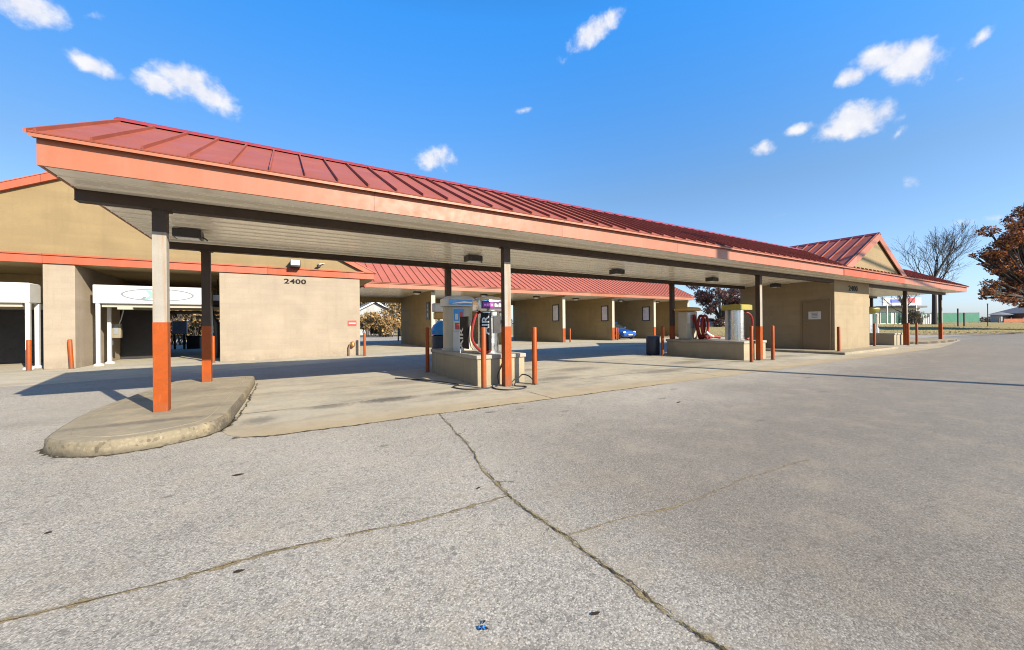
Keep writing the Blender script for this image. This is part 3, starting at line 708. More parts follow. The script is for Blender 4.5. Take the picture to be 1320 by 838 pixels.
mb=MB(); mb.cyl(4.25,7.66,1.42,1.58,.055,16); mb.build('coin_tube',STEEL,v1); mb=MB(); mb.cyl(4.02,7.63,1.52,1.6,.07,16); mb.build('dome_lamp',WHITE,v1)
mb=MB(); mb.box(4.02,4.2,7.64,7.665,1.12,1.5); mb.build('control_panel',DARK,v1)
hose('hose',[(3.78,7.85,1.6),(3.62,7.72,1.52),(3.50,7.64,1.25),(3.47,7.6,1.02),(3.53,7.56,.86),(3.66,7.55,.74),(3.80,7.6,.70),(3.95,7.68,.72)],.032,REDHOSE,v1)
hose('hose',[(4.22,7.63,1.45),(4.30,7.58,1.1),(4.25,7.55,.9),(4.2,7.48,.70)],.012,BLACK,v1)
# blue-header vacuum
v2=thing('vacuum_machine',(3.86,9.35,T),'beige vacuum with blue and white header and a printed poster','vacuum')
mb=MB(); mb.lathe(3.89,9.42,[(.40,T),(.40,T+.04),(.37,T+.06),(.37,1.78)],36,power=3.2,sy=.75); mb.build('body',CREAM,v2)
mb=MB(); mb.lathe(3.89,9.36,[(.42,1.79),(.44,1.8),(.44,1.98),(.40,2.0),(.3,2.06),(0,2.09)],36,power=4,sy=.75); h2=mb.build('header',WHITE,v2)
mb=MB(); mb.box(3.49,4.32,9.004,9.026,1.83,1.96); mb.build('header_panel',BLUE,h2)
mb=MB(); mb.add([(3.56,8.999,1.85),(3.9,8.999,1.875),(4.28,8.999,1.865),(4.28,8.999,1.895),(3.9,8.999,1.915),(3.7,8.999,1.885)],[(0,1,4,5),(1,2,3,4)]); mb.build('white_wave_print',LENS,h2)
mb=MB(); mb.lathe(3.80,9.15,[(.15,T),(.15,1.15)],24); mb.build('canister',WHITE,v2)
mb=MB(); mb.box(3.66,3.95,9.13,9.198,1.16,1.74,0); mb.box(3.665,3.945,9.125,9.129,1.42,1.73,1); mb.box(3.70,3.91,9.122,9.1245,1.2,1.37,2); mb.box(3.7,3.78,9.121,9.1245,1.45,1.6,0); mb.box(3.83,3.91,9.121,9.1245,1.5,1.66,2); mb.build('poster',[WHITE,BLUE,REDSIGN],v2)
hose('hose',[(4.27,9.3,1.35),(4.33,9.2,1.5),(4.26,9.1,1.58),(4.16,9.08,1.4),(4.14,9.08,1.0),(4.24,9.08,.74),(4.36,9.1,.70)],.02,BLACK,v2)
# steel vacuum with square yellow top
v3=thing('vacuum_machine',(14.3,7.95,T),'steel cylinder vacuum with square yellow top and red hose','vacuum')
mb=MB(); mb.cyl(14.3,7.95,T,1.76,.25,32); mb.cyl(14.3,7.95,T,.7,.28,32); mb.build('body',STEEL,v3)
mb=MB(); mb.box(13.93,14.72,7.6,8.3,1.765,1.95); mb.box(13.97,14.68,7.64,8.26,1.95,1.965); mb.build('header',YELLOW,v3,bevel=.02)
mb=MB(); mb.box(14.0,14.1,8.1,8.2,T,1.762); mb.build('upright',GALV,v3)
hose('hose',[(14.5,7.82,1.72),(14.75,7.7,1.6),(14.88,7.68,1.3),(14.86,7.7,1.0),(14.75,7.72,.75),(14.62,7.75,.69)],.04,REDHOSE,v3)
# amber-top vacuum with looped hose
v4=thing('vacuum_machine',(13.95,9.7,T),'cream vacuum with flat amber top and looped red hose','vacuum')
mb=MB(); mb.box(13.62,14.3,9.5,9.9,T,1.78); mb.build('body',CREAM,v4,bevel=.04)
mb=MB(); mb.lathe(13.95,9.7,[(.46,1.79),(.52,1.81),(.52,1.88),(.44,1.93),(.2,1.95),(0,1.95)],36,power=4,sy=.7); mb.build('header',AMBER,v4)
mb=MB(); mb.box(13.64,13.8,9.47,9.498,1.3,1.72,0); mb.box(13.86,14.2,9.47,9.498,1.1,1.62,1); mb.box(13.9,14.16,9.464,9.469,1.4,1.55,2); mb.build('poster',[WHITE,GREYP,REDSIGN],v4)
lp=[]
for k in range(23):
    a=-1.57+k*.571; lp.append((14.12+.27*math.cos(a)+.02*k/6,9.3-.012*k,1.16+.44*math.sin(a)))
hose('hose',[(14.0,9.45,1.65)]+lp+[(14.6,9.0,.76),(14.85,8.9,.72)],.052,REDHOSE,v4,4)
hose('hose_sleeve',[(14.28,9.12,.95),(14.42,9.05,.82),(14.55,9.0,.76)],.055,WHITE,v4)
# far vacuum with domed yellow top
v5=thing('vacuum_machine',(28.0,8.4,T),'slim steel vacuum with domed yellow top at the far island','vacuum')
mb=MB(); mb.cyl(28.1,8.4,T,1.75,.26,28); mb.build('body',STEEL,v5)
mb=MB(); mb.lathe(28.05,8.4,[(.3,1.72),(.5,1.84),(.58,1.98),(.56,2.06),(.4,2.1),(0,2.12)],32); mb.build('header',YELLOW,v5)
mb=MB(); mb.cyl(28.6,8.1,T,1.72,.05,12); mb.lathe(28.6,8.1,[(.09,T),(.09,.9),(.06,.95)],12); mb.build('wand_holder',WHITE,v5)
# black air line lying in loops
tag(hose('air_hose',[(2.3,9.6,.02),(2.75,8.95,.02),(3.1,8.2,.02),(3.2,7.75,.02),(2.98,7.5,.02),(3.1,7.1,.02),(3.5,6.98,.02),(3.85,7.15,.02),(3.95,7.31,.25),(4.13,7.31,.55),(4.13,7.30,.69)],.013,BLACK),'thin black air hose trailing from the nearest vacuum island over the concrete','hose')
tag(hose('air_hose',[(3.75,7.2,.02),(3.62,6.85,.02),(3.75,6.58,.02),(4.1,6.55,.02),(4.28,6.72,.02),(4.15,6.95,.02),(4.35,7.15,.1),(4.5,7.2,.2),(4.62,7.1,.16),(4.68,7.0,.05),(4.6,6.85,.02)],.013,BLACK),'short black hose coiled on the ground beside the faded post','hose')

# trash bins beside the islands
def barrel(loc,r,h,label,m=NAVY):
    o=thing('trash_bin',loc,label,'bin','dark bins beside the islands'); x,y,_=loc
    mb=MB(); mb.lathe(x,y,[(r*.9,.0),(r,.05),(r,h*.9),(r*.97,h*.93)],24); mb.build('barrel',m,o)
    mb=MB(); mb.lathe(x,y,[(r*1.04,h*.93),(r*1.04,h*.97),(r*.8,h),(0,h+.01)],24); mb.build('lid',DARK,o)
    return o
b1=barrel((4.06,11.1,0),.3,1.02,'navy bin with bright blue bag behind the blue headed vacuum')
mb=MB(); mb.lathe(4.07,11.1,[(.31,1.03),(.34,1.15),(.26,1.32),(.12,1.42),(0,1.45)],14); mb.build('bag',BLUE,b1)
barrel((13.15,10.75,0),.27,.8,'black bin behind a dark red bollard at the tan block island')
b2=thing('towel_dispenser',(4.1,11.45,0),'white and amber dispenser on a post behind the blue headed vacuum','dispenser')
mb=MB(); mb.cyl(4.1,11.45,0,1.5,.04,12); mb.build('post',GALV,b2)
mb=MB(); mb.box(3.9,4.25,11.33,11.55,1.72,2.0); mb.build('cabinet',WHITE,b2,bevel=.04)
mb=MB(); mb.box(3.95,4.22,11.33,11.55,1.5,1.718); mb.build('tray',AMBER,b2,bevel=.03)

# ------------------------------------------------------------------ bollards
G='orange steel bollards'
bp=None
def bollard(x,y,h,label,tilt=0,z=0,shared=False):
    o=thing('bollard',(x,y,z),label,'bollard',G)
    mb=MB(); r=.055; mb.lathe(x,y,[(r,z-.02),(r,z+h-.02),(r*.85,z+h-.004),(r*.4,z+h+.004),(0,z+h+.005)],18); mb.build('pipe',ORANGE,o)
    mb=MB(); mb.lathe(x,y,[(r+.02,z+.004),(r+.018,z+.012),(r+.001,z+.016)],18); mb.build('collar',KERB,o)
    if tilt: o.rotation_euler=(0,tilt,0)
    return o
bollard(3.48,7.06,1.26,'orange bollard in front of the purple headed vacuum')
bollard(4.64,6.92,1.25,'orange bollard standing just right of the nearest vacuum island')
bollard(3.39,10.42,1.26,'shaded dark orange bollard at the rear left corner of the nearest vacuum island')
bollard(13.15,6.83,1.19,'orange bollard left of the post in front of the yellow topped vacuum')
bollard(14.55,6.85,1.19,'orange bollard right of the post in front of the yellow topped vacuum')
bollard(13.05,10.2,1.2,'dark red bollard standing before the black bin')
bollard(19.25,6.62,1.0,'orange bollard at the front corner of the equipment room',z=.1)
bollard(25.6,7.35,1.2,'orange bollard just past the sunlit wall of the equipment room')
bollard(24.3,9.9,1.2,'orange bollard half hidden behind the equipment room wall')
bollard(28.6,6.85,1.2,'orange bollard just left of the far canopy post with the bollard pair')
bollard(30.0,6.85,1.2,'orange bollard just right of the far canopy post with the bollard pair')
bollard(-7.03,18.2,.98,'orange bollard in front of the white arch at the far left bay')
bollard(-6.09,18.28-.1,.97,'slightly leaning orange bollard at the corner of the broad cream pier',tilt=-.04)
bollard(-2.36,17.95,1.0,'orange bollard at the left end of the cream wall numbered 2400')
bollard(2.95,17.75,1.0,'orange bollard at the right end of the cream wall numbered 2400')
bollard(3.02,18.2,1.0,'second orange bollard tucked behind the right end of the numbered wall')
bollard(17.75,21.8,1.0,'orange bollard by the wash bay wall left of the empty bay')
bollard(22.75,22.0,1.0,'orange bollard by the bay wall next to the blue car')
bollard(23.1,22.5,1.0,'second orange bollard in front of the blue car bumper')
bollard(27.9,21.7,1.0,'orange bollard at the last wash bay wall on the right')

# ------------------------------------------------------------------ car wash building
cw=thing('car_wash_building',(8,24,0),'long tan car wash with red roofed bays and a big gabled tunnel front','building')
YW=18.3
# gabled front block
gxl,gxr,gax=-11.81,3.47,-4.17; gz0=3.755; gs=.497; gaz=gz0+gs*(gxr-gax)
mb=MB(); mb.prism([(gxl+.08,3.76),(gxr-.08,3.76),(gxr-.08,3.79),(gax,gaz-.05),(gxl+.08,3.79)],'y',YW+.02,YW+.2); mb.build('gable_wall',STUCCO,cw)
mb=MB(); mb.box(gxl-.06,gxr,YW-.06,YW+.015,3.445,3.70); mb.box(gxl-.08,gxr+.02,YW-.10,YW+.015,3.703,3.755); mb.box(gxr-.03,gxr+.0,YW+.02,21.45,3.445,3.74); mb.build('fascia',FASC2,cw)
for s_ in (-1,1):
    xe=gax+s_*(gxr-gax+.06); mb=MB()
    mb.prism([(xe,gz0-.03),(gax+s_*.001,gaz),(gax+s_*.001,gaz-.26),(xe-s_*.45,gz0-.03)],'y',YW-.12,YW+.018)
    mb.build('rake_trim',FASC2,cw)
mb=MB()
for s_ in (-1,1):
    e=Vector((gax+s_*(gxr-gax+.08),0,gz0-.03)); rg=Vector((gax,0,gaz+.01)); d=rg-e; L=d.length; d.normalize(); nn=Vector((-d.z,0,d.x)); nn=nn if nn.z>0 else -nn
    c=(e+rg)/2; mb.obox((c.x,(YW-.14+29.3)/2,c.z),(0,(29.3-YW+.14)/2,0),d*(L/2),nn*.015)
    y=YW
    while y<29.3: 
        q=c+nn*.035; mb.obox((q.x,y,q.z),(0,.013,0),d*(L/2-.01),nn*.02); y+=.44
mb.build('roof',RED2,cw)
mb=MB(); mb.box(gxl+.1,gxr-.04,YW+.022,29.2,3.445,3.47); mb.build('ceiling',CMUD,cw)
mb=MB(); mb.box(-6.76,-6.04,YW,22.28,0,3.443); mb.build('pier',CMU,cw,bevel=.012)
mb=MB(); mb.box(-2.2,2.85,YW,29.2,0,3.443); nw=mb.build('wall',CMU,cw,bevel=.01)
mb=MB(); text_into(mb,'2400',(.33,YW-.008,3.11),(1,0,0),(0,0,1),.185,0,.006,1.45,bold=.025,space=1.05); mb.build('house_number',INK,cw)
mb=MB(); mb.box(gxl+.1,gxl+.4,YW,29.2,0,3.443); mb.build('wall',CMU,cw)
mb=MB(); mb.box(-6.66,-6.14,22.285,29.2,0,3.443); mb.build('partition',CMUD,cw)
# dark closed curtains and cream headers of the tunnels
mb=MB(); mb.box(-11.4,-6.78,22.3,22.36,.02,2.06); mb.build('curtain',BLACK,cw)
mb=MB(); mb.box(-6.03,-4.68,22.3,22.36,.02,2.08); mb.build('curtain',BLACK,cw)
mb=MB(); mb.box(-11.4,-6.78,22.2,22.29,2.08,2.3); mb.box(-6.02,-2.21,22.2,22.29,2.1,2.26); mb.box(-10,-8.6,21.6,22.19,2.3,2.42); mb.build('header_beam',CREAM,cw)
mb=MB(); mb.tube([(-6,21.4,2.28),(-2.25,21.4,2.28)],.05,8); mb.tube([(-6,23.5,2.05),(-2.25,23.5,2.05)],.07,8); mb.build('water_pipe',DARK,cw)
mb=MB(); mb.box(-11.4,-6.78,22.37,22.5,2.0,3.443); mb.build('partition',CMUD,cw)
mb=MB(); mb.box(-6.02,-2.21,25.5,25.62,2.35,3.443); mb.build('partition',CMUD,cw)
# low wing of open bays
WX0,WX1=3.5,31.85; WE,WEZ=21.42,3.70; WR=25.4; WRZ=WEZ+.5*(WR-WE)
mb=MB(); seam_slope(mb,WX0-4,WX1+.06,WE,WEZ,WR,WRZ,.44,first=WX0+.15); wr=mb.build('roof',RED2,cw)
mb=MB(); seam_slope(mb,WX0-4,WX1+.06,29.4,WEZ,WR,WRZ,.44,first=WX0+.15); mb.build('roof',RED2,cw)
mb=MB(); mb.prism([(WR-.16,WRZ-.06),(WR,WRZ+.06),(WR+.16,WRZ-.06),(WR,WRZ+.03)],'x',WX0-4,WX1+.08); mb.build('ridge_cap',REDTRIM,wr)
mb=MB(); mb.box(WX0-.02,WX1,WE+.05,WE+.08,3.40,3.63); mb.box(WX0-.02,WX1+.02,WE+.0,WE+.075,3.632,WEZ-.035); mb.box(WX1-.03,WX1,WE+.09,29.3,3.40,3.64); mb.build('fascia',FASCIA,cw)
mb=MB(); mb.prism([(WE+.15,3.645),(29.3,3.645),(WR,WRZ-.05)],'x',WX1-.12,WX1-.04); mb.build('gable_wall',STUCCO,cw)
mb=MB(); mb.box(WX0,WX1-.04,WE+.082,29.2,3.405,3.43); mb.build('soffit',SOFFIT,cw)
mb=MB(); mb.box(2.87,WX1-.1,28.9,29.15,3.05,3.40); mb.build('lintel',CMUD,cw)
divs=[7.42,12.3,17.22,22.14,27.02,31.6]
for x in divs:
    mb=MB(); mb.box(x,x+.22,22.0,29.0,0,3.403,0); pt=mb.build('partition',CMUD,cw,bevel=.008)
    mb=MB(); mb.box(x-.012,x+.232,21.955,21.997,1.02,3.30,0); mb.build('end_trim',CHALK if False else CREAM,pt)
    mb=MB(); mb.box(x-.013,x+.233,21.954,21.998,.0,1.018,0); mb.build('end_guard',ORANGE,pt)
mb=MB(); mb.tube([(3.56,21.36,3.62),(3.56,21.36,3.45),(3.60,21.36,3.34)],.06,10); mb.build('downspout',REDTRIM,cw)

# bay lamps, bay sign boards
lamps=((6.9,23.1,'wash bay ceiling lamp nearest the numbered cream wall'),(11.5,23.2,'wash bay ceiling lamp above the blue headed vacuum'),(15.9,23.4,'wash bay ceiling lamp seen just right of the faded post'),(19.9,23.7,'wash bay ceiling lamp over the middle empty bay'),(24.9,23.7,'wash bay ceiling lamp over the blue car'),(29.6,23.7,'wash bay ceiling lamp in the last bay on the right'))
proto=None
for x,y,lab in lamps:
    if proto is None:
        proto=thing('bay_lamp',(0,0,0),lab,'light','ceiling lamps in the wash bays')
        mb=MB(); mb.box(-.22,.22,-.14,.14,-.09,0); mb.build('housing',DARK,proto,bevel=.01)
        mb=MB(); mb.lathe(0,0,[(.2,-.095),(.19,-.15),(.1,-.19),(0,-.2)],20,sy=.7); mb.build('lens',LENS,proto); o=proto
    else: o=copy_tree(proto)
    o['label']=lab; o.location=(x,y,3.402)
proto=None
for x,lab in ((12.3,'white instruction board on the bay wall behind the faded post'),(17.22,'white instruction board on the bay wall left of the middle empty bay'),(22.14,'white instruction board on the bay wall left of the blue car'),(27.02,'white instruction board on the bay wall right of the blue car')):
    if proto is None:
        proto=thing('instruction_board',(0,0,0),lab,'sign','white boards on the bay walls')
        mb=MB(); mb.box(-.03,-.002,-.40,.40,-.62,.62); mb.build('frame',DARK,proto)
        mb=MB(); mb.box(-.036,-.031,-.30,.30,-.55,.55); mb.build('panel',mat('pale_lilac_panel',(.62,.58,.62),rough=.5),proto); o=proto
    else: o=copy_tree(proto)
    o['label']=lab; o.location=(x,22.78,2.16)
o=thing('bay_sign',(7.42,22.6,2.2),'narrow dark sign with pale symbols on the first wash bay wall','sign')
mb=MB(); mb.box(7.39,7.418,22.26,22.92,1.66,2.74); mb.build('frame',DARK,o)
mb=MB()
for z0_,z1_,w_ in ((2.42,2.64,.07),(2.2,2.36,.09),(1.82,2.08,.10)): mb.prism([(22.59-w_,z0_),(22.59+w_,z0_),(22.59+w_*1.3,(z0_+z1_)/2),(22.59+w_*.8,z1_),(22.59-w_*.8,z1_),(22.59-w_*1.3,(z0_+z1_)/2)],'x',7.383,7.389)
mb.build('symbols',mat('pale_symbol',(.42,.34,.29),rough=.5),o)
# fittings on the numbered wall
o=thing('floodlight',(.33,YW-.1,3.75),'grey box floodlight above the number 2400','light')
mb=MB(); mb.box(.15,.52,YW-.40,YW+.015,3.76,4.04); mb.build('housing',DARK,o,bevel=.02)
mb=MB(); mb.obox((.335,YW-.42,3.93),(.16,0,0),(0,.012,.0),(0,-.0,.10)); mb.build('lens',LENS,o)
o=thing('security_camera',(1.2,YW-.1,3.9),'small dark security camera on the gable beside the floodlight','camera')
mb=MB(); mb.lathe(1.2,YW-.16,[(.03,3.80),(.075,3.84),(.075,3.92),(.04,3.95)],16); mb.build('dome',DARK,o)
mb=MB(); mb.tube([(1.2,YW-.16,3.95),(1.32,YW-.1,4.0),(1.42,YW+.015,4.02)],.02); mb.build('arm',WHITE,o)
o=thing('wall_sign',(2.52,YW,1.45),'small red sign with a white text band on the cream wall','sign')
mb=MB(); mb.box(2.345,2.70,YW-.02,YW-.003,1.33,1.57); mb.build('panel',REDSIGN,o)
mb=MB(); mb.box(2.38,2.665,YW-.025,YW-.021,1.43,1.475); mb.build('text_band',WHITE,o)
o=thing('standpipe',(2.5,YW-.12,0),'weathered brass standpipe with valve at the right end of the cream wall','pipe')
mb=MB(); mb.tube([(2.38,YW-.12,0),(2.38,YW-.12,.42),(2.42,YW-.12,.54),(2.5,YW-.12,.58)],.028,10); mb.build('pipe',BRASS,o)
mb=MB(); mb.lathe(2.52,YW-.12,[(.03,.38),(.09,.43),(.10,.52),(.06,.6),(.03,.66)],14); mb.build('valve',BRASS,o)

# white tunnel arches
def arch(x0,x1,y0,y1,z0,z1,label,logo):
    o=thing('wash_arch',((x0+x1)/2,y0,0),label,'arch','white arches over the wash tunnels')
    mb=MB(); mb.box(x0,x1,y0,y1,z0,z1); mb.build('header',WHITE,o,bevel=.03)
    for (x,y) in ((x0+.12,y0+.08),(x1-.06,y0+.08),(x0+.12,y1-.08),(x1-.06,y1-.08)):
        mb=MB(); mb.box(x-.05,x+.05,y-.05,y+.05,0,z0-.002); lg=mb.build('post',WHITE,o)
        mb=MB(); mb.lathe(x,y,[(.14,.0),(.14,.05),(.08,.09)],14); mb.build('foot',WHITE,lg)
    mb=MB(); mb.box(x0+.2,x1-.2,y0+.12,y0+.2,z0-.12,z0-.003); mb.box(x0+.6,x0+1.0,y0+.1,y0+.3,z0-.2,z0-.121); mb.build('spray_bar',CREAM,o)
    if logo:
        mb=MB(); cx,cz=(-4.08,2.54); n=48; a,b=1.02,.235; vs=[]
        for k in range(n):
            q=2*math.pi*k/n; vs+= [(cx+a*math.cos(q),y0-.004,cz+b*math.sin(q)),(cx+(a-.06)*math.cos(q),y0-.004,cz+(b-.04)*math.sin(q))]
        mb.add(vs,[(2*k,2*k+1,(2*k+3)%(2*n),(2*k+2)%(2*n)) for k in range(n)],0)
        # swoosh figure and leaf blades inside the ellipse
        mb.add([(cx-.52,y0-.005,cz-.18),(cx-.40,y0-.005,cz-.06),(cx-.30,y0-.005,cz-.12),(cx-.42,y0-.005,cz-.2)],[(0,1,2,3)],0)
        for ki,s0 in enumerate(((-.36,.17,-.1,-.15),(-.2,.2,-.02,-.18),(-.42,-.17,.05,.14),(-.05,.2,.12,-.1))):
            xa,za,xb,zb=s0; yo=y0-.007-.002*ki; mb.add([(cx+xa,yo,cz+za),(cx+xa+.14,yo,cz+za),(cx+xb+.05,yo,cz+zb),(cx+xb-.06,yo,cz+zb)],[(0,1,2,3)],1)
        mb.build('logo',[GREYP,TEAL],o)
    return o
arch(-10.9,-7.2,18.7,19.4,2.17,2.83,'plain white wash arch in the bay left of the broad pier',False)
arch(-5.82,-2.62,18.9,20.05,2.20,2.86,'white wash arch with an oval emblem behind the rust streaked post',True)
o=thing('control_box',(-5.55,20.4,1.2),'cream control box on the post of the emblem arch','box')
mb=MB(); mb.box(-5.70,-5.44,20.12,20.3,.95,1.5); mb.build('cabinet',mat('shaded_cabinet',(.20,.165,.11),rough=.6),o,bevel=.015)  # cream darkened so the colour carries the bay's shade
mb=MB(); mb.box(-5.64,-5.50,20.105,20.118,1.1,1.4); mb.build('panel',GREYP,o)
mb=MB(); mb.tube([(-5.5,20.2,1.5),(-5.45,20.2,1.65),(-5.4,20.2,1.9),(-5.35,20.2,2.2)],.022); mb.box(-5.8,-5.66,20.05,20.18,.7,.86); mb.build('conduit',GALV,o)
o=thing('wash_boom',(-2.5,21,0),'dark spray boom standing at the right side of the emblem arch bay','boom')
mb=MB(); mb.tube([(-2.62,20.9,0),(-2.6,20.9,.7),(-2.62,20.9,1.5),(-2.75,20.9,1.75),(-2.78,20.9,2.15)],[.09,.11,.13,.09,.05],10); mb.tube([(-3.3,20.9,1.75),(-2.25,20.9,1.78)],.06,8); mb.build('mast',DARK,o)
o=thing('menu_sign',(-2.66,21.1,2.5),'small pale blue lit looking panel high in the emblem arch bay','sign')
mb=MB(); mb.box(-2.86,-2.4,21.05,21.12,2.3,2.78,0); mb.box(-2.82,-2.44,21.043,21.049,2.50,2.74,1); mb.tube([(-2.6,21.09,2.78),(-2.6,21.09,3.44)],.02); mb.build('panel',[NAVY,mat('pale_blue_panel',(.55,.62,.8),rough=.4)],o)

# ------------------------------------------------------------------ blue car in the bay
car=thing('parked_car',(24.75,24.6,0),'blue hatchback parked nose out in a wash bay','car')
def loft(mb,secs,m=0):
    k=len(secs[0]); vs=[p for s in secs for p in s]; fs=[]
    for i in range(len(secs)-1):
        for j in range(k):
            fs.append((i*k+j,i*k+(j+1)%k,(i+1)*k+(j+1)%k,(i+1)*k+j))
    fs.append(tuple(reversed(range(k)))); fs.append(tuple((len(secs)-1)*k+j for j in range(k)))
    mb.add(vs,fs,m,True)
cxx=24.75
def ring(y,w,zb,zt,tw,n=20,pw=3.2):
    out=[]
    for i in range(n):
        a=2*math.pi*i/n; c,s_=math.cos(a),math.sin(a); kk=(abs(c)**pw+abs(s_)**pw)**(-1/pw)
        zc=(zb+zt)/2; hz=(zt-zb)/2; z=zc+hz*s_*kk; ww=w*(1 if s_<0 else 1-(1-tw)*s_*kk)
        out.append((cxx+ww*c*kk,y,z))
    return out
mb=MB(); loft(mb,[ring(22.50,.58,.36,.56,.9),ring(22.54,.74,.26,.66,.9),ring(22.75,.84,.2,.74,.88),ring(23.3,.88,.2,.86,.86),ring(23.7,.89,.2,.93,.88),ring(25.3,.89,.2,.95,.9),ring(26.3,.86,.22,.95,.9),ring(26.5,.75,.3,.85,.9)]); mb.build('body',CARBLUE,car)
mb=MB(); loft(mb,[ring(23.62,.72,.86,.95,.9),ring(24.3,.74,.88,1.32,.8),ring(24.6,.73,.9,1.42,.78),ring(25.5,.72,.9,1.42,.78),ring(26.35,.7,.9,1.05,.85)]); mb.build('cabin_glass',GLASS,car)
mb=MB(); loft(mb,[ring(24.45,.59,1.37,1.42,.9),ring(24.7,.60,1.40,1.455,.9),ring(25.5,.60,1.40,1.45,.9),ring(25.7,.58,1.36,1.40,.9)]); mb.build('roof',CARBLUE,car)
for s_ in (-1,1):
    mb=MB(); mb.lathe(0,0,[(.01,0),(.12,.01),(.13,.03),(.08,.06),(0,.07)],14,sx=1.6); 
    mb.v=[(cxx+s_*.56+x*.9,22.60-z+s_*0+abs(x)*.15,.60+y*.7) for x,y,z in mb.v]; mb.build('headlight',LENS,car)
    mb=MB(); mb.obox((cxx+s_*.97,24.0,.98),(.09,0,0),(0,.05,0),(0,0,.07)); mb.build('mirror',CARBLUE,car,bevel=.02)
    for yy in (23.15,25.75):
        mb=MB(); mb.lathe(0,0,[(.2,-.1),(.31,-.09),(.32,0),(.31,.09),(.2,.1)],22); mb.v=[(cxx+s_*.80+z,yy+x,.32+y) for x,y,z in mb.v]; wh=mb.build('wheel',BLACK,car)
        mb=MB(); mb.lathe(0,0,[(.19,-.105),(.19,.105)],18); mb.v=[(cxx+s_*.80+z,yy+x,.32+y) for x,y,z in mb.v]; mb.build('rim',STEEL,wh)
mb=MB(); mb.box(cxx-.42,cxx+.42,22.48,22.56,.33,.46); mb.build('grille',BLACK,car,bevel=.02)
mb=MB(); mb.box(cxx-.26,cxx+.26,22.462,22.478,.35,.44); mb.build('number_plate',WHITE,car)

# things seen through and beyond the last bay
o=thing('roadside_sign',DR(62,25.2,0),'small white panels beyond the last wash bay wall','sign')
q=o.location
mb=MB(); 
for dx,z0,z1,w_ in ((0,1.2,3.1,.55),(1.3,1.0,1.9,.9)): mb.obox((q.x+Rv.x*dx,q.y+Rv.y*dx,(z0+z1)/2),Rv*w_,Fv*.06,(0,0,(z1-z0)/2))
mb.build('panel',WHITE,o)
mb=MB(); mb.obox((q.x,q.y,.6),Rv*.05,Fv*.05,(0,0,.6)); mb.obox((q.x+Rv.x*1.3,q.y+Rv.y*1.3,.5),Rv*.05,Fv*.05,(0,0,.5)); mb.build('post',GALV,o)

# ------------------------------------------------------------------ trees
def leaf_cloud(mb,blobs_,n,size,rn,mats=3,flat=.5,jag=.35):
    for k in range(n):
        b=rn.choices(blobs_,weights=[q[3]**2.2 for q in blobs_])[0]
        while True:
            p=Vector((rn.uniform(-1,1),rn.uniform(-1,1),rn.uniform(-1,1)))
            if .25<p.length<1: break
        p=p*(p.length**-.35)*rn.uniform(1-jag,1.0)
        c=Vector(b[:3])+Vector((p.x*b[3],p.y*b[3],p.z*b[3]*(b[4] if len(b)>4 else .8)))
        a=Vector((rn.gauss(0,1),rn.gauss(0,1),rn.gauss(0,1))).normalized(); d=a.orthogonal().normalized(); d.rotate(Matrix.Rotation(rn.uniform(0,6.28),3,a)); e=a.cross(d)
        s_=size*rn.uniform(.5,1.4)
        mb.add([c-d*s_,c+e*s_*.6,c+d*s_,c-e*s_*.55],[(0,1,2,3)],rn.randrange(mats))
def branch(mb,p,d,L,r,depth,rn,tips=None,spread=.55,up=.12,minr=.012,wig=.13,kids=(2,3)):
    n=4; pts=[p]; q=p; dd=d.copy(); rr=[r]
    for i in range(n):
        dd=(dd+Vector((rn.gauss(0,wig),rn.gauss(0,wig),rn.gauss(0,wig)+up*.3))).normalized(); q=q+dd*(L/n); pts.append(q); rr.append(max(minr,r*(1-.45*(i+1)/n)))
    mb.tube(pts,rr,6 if r>.06 else (4 if r>.02 else 3),caps=False)
    if depth==0:
        if tips is not None: tips.append(q)
        return
    for k in range(rn.randint(*kids)):
        i=rn.randint(2,n); ax=dd.orthogonal().normalized(); ax.rotate(Matrix.Rotation(rn.uniform(0,6.28),3,dd))
        nd=(dd*math.cos(spread*rn.uniform(.6,1.4))+ax*math.sin(spread*rn.uniform(.6,1.4))+Vector((0,0,up))).normalized()
        branch(mb,pts[i],nd,L*rn.uniform(.62,.85),rr[i]*rn.uniform(.55,.75),depth-1,rn,tips,spread,up,minr,wig,kids)
    branch(mb,q,dd,L*.8,rr[-1]*.95,depth-1,rn,tips,spread,up,minr,wig,kids)

def bare_tree(loc,h,r,seed,label,depth=5,spread=.55,lean=(0,0),bark=BARK,trunk_f=.3,group='leafless trees'):
    rn=random.Random(seed); o=thing('bare_tree',loc,label,'tree',group)
    mb=MB(); b=Vector(loc); tp=b+Vector((lean[0],lean[1],h*trunk_f)); mb.tube([b-Vector((0,0,.2)),b+(tp-b)*.1,b+(tp-b)*.5,tp],[r*1.35,r*1.1,r*.95,r*.85],10); mb.build('trunk',bark,o)
    mb=MB()
    for k in range(4):
        a=k*1.57+rn.uniform(-.4,.4); z=h*trunk_f*rn.uniform(.75,1.0)
        branch(mb,b+(tp-b)*(z/(h*trunk_f)),Vector((math.cos(a)*.62,math.sin(a)*.62,.8)).normalized(),h*.24,r*.5,depth-1,rn,None,spread)
    branch(mb,tp-Vector((0,0,.05)),Vector((0,0,1)),h*.24,r*.8,depth,rn,None,spread*.8)
    mb.build('crown',bark,o); return o
q=DR(60,66.3,.7); bare_tree(q,13.6,.30,23,'tall leafless tree rising behind the far canopy end',5,.43,bark=BARK2,trunk_f=.42)
q=DR(66,67.5,.7); bare_tree(q,8.5,.2,5,'slim leafless tree behind the cream store, left of the tall leafless one',4,.6)
q=DR(84,86.5,.7); bare_tree(q,6.5,.14,9,'small leafless tree standing before the green fence',4,.6)

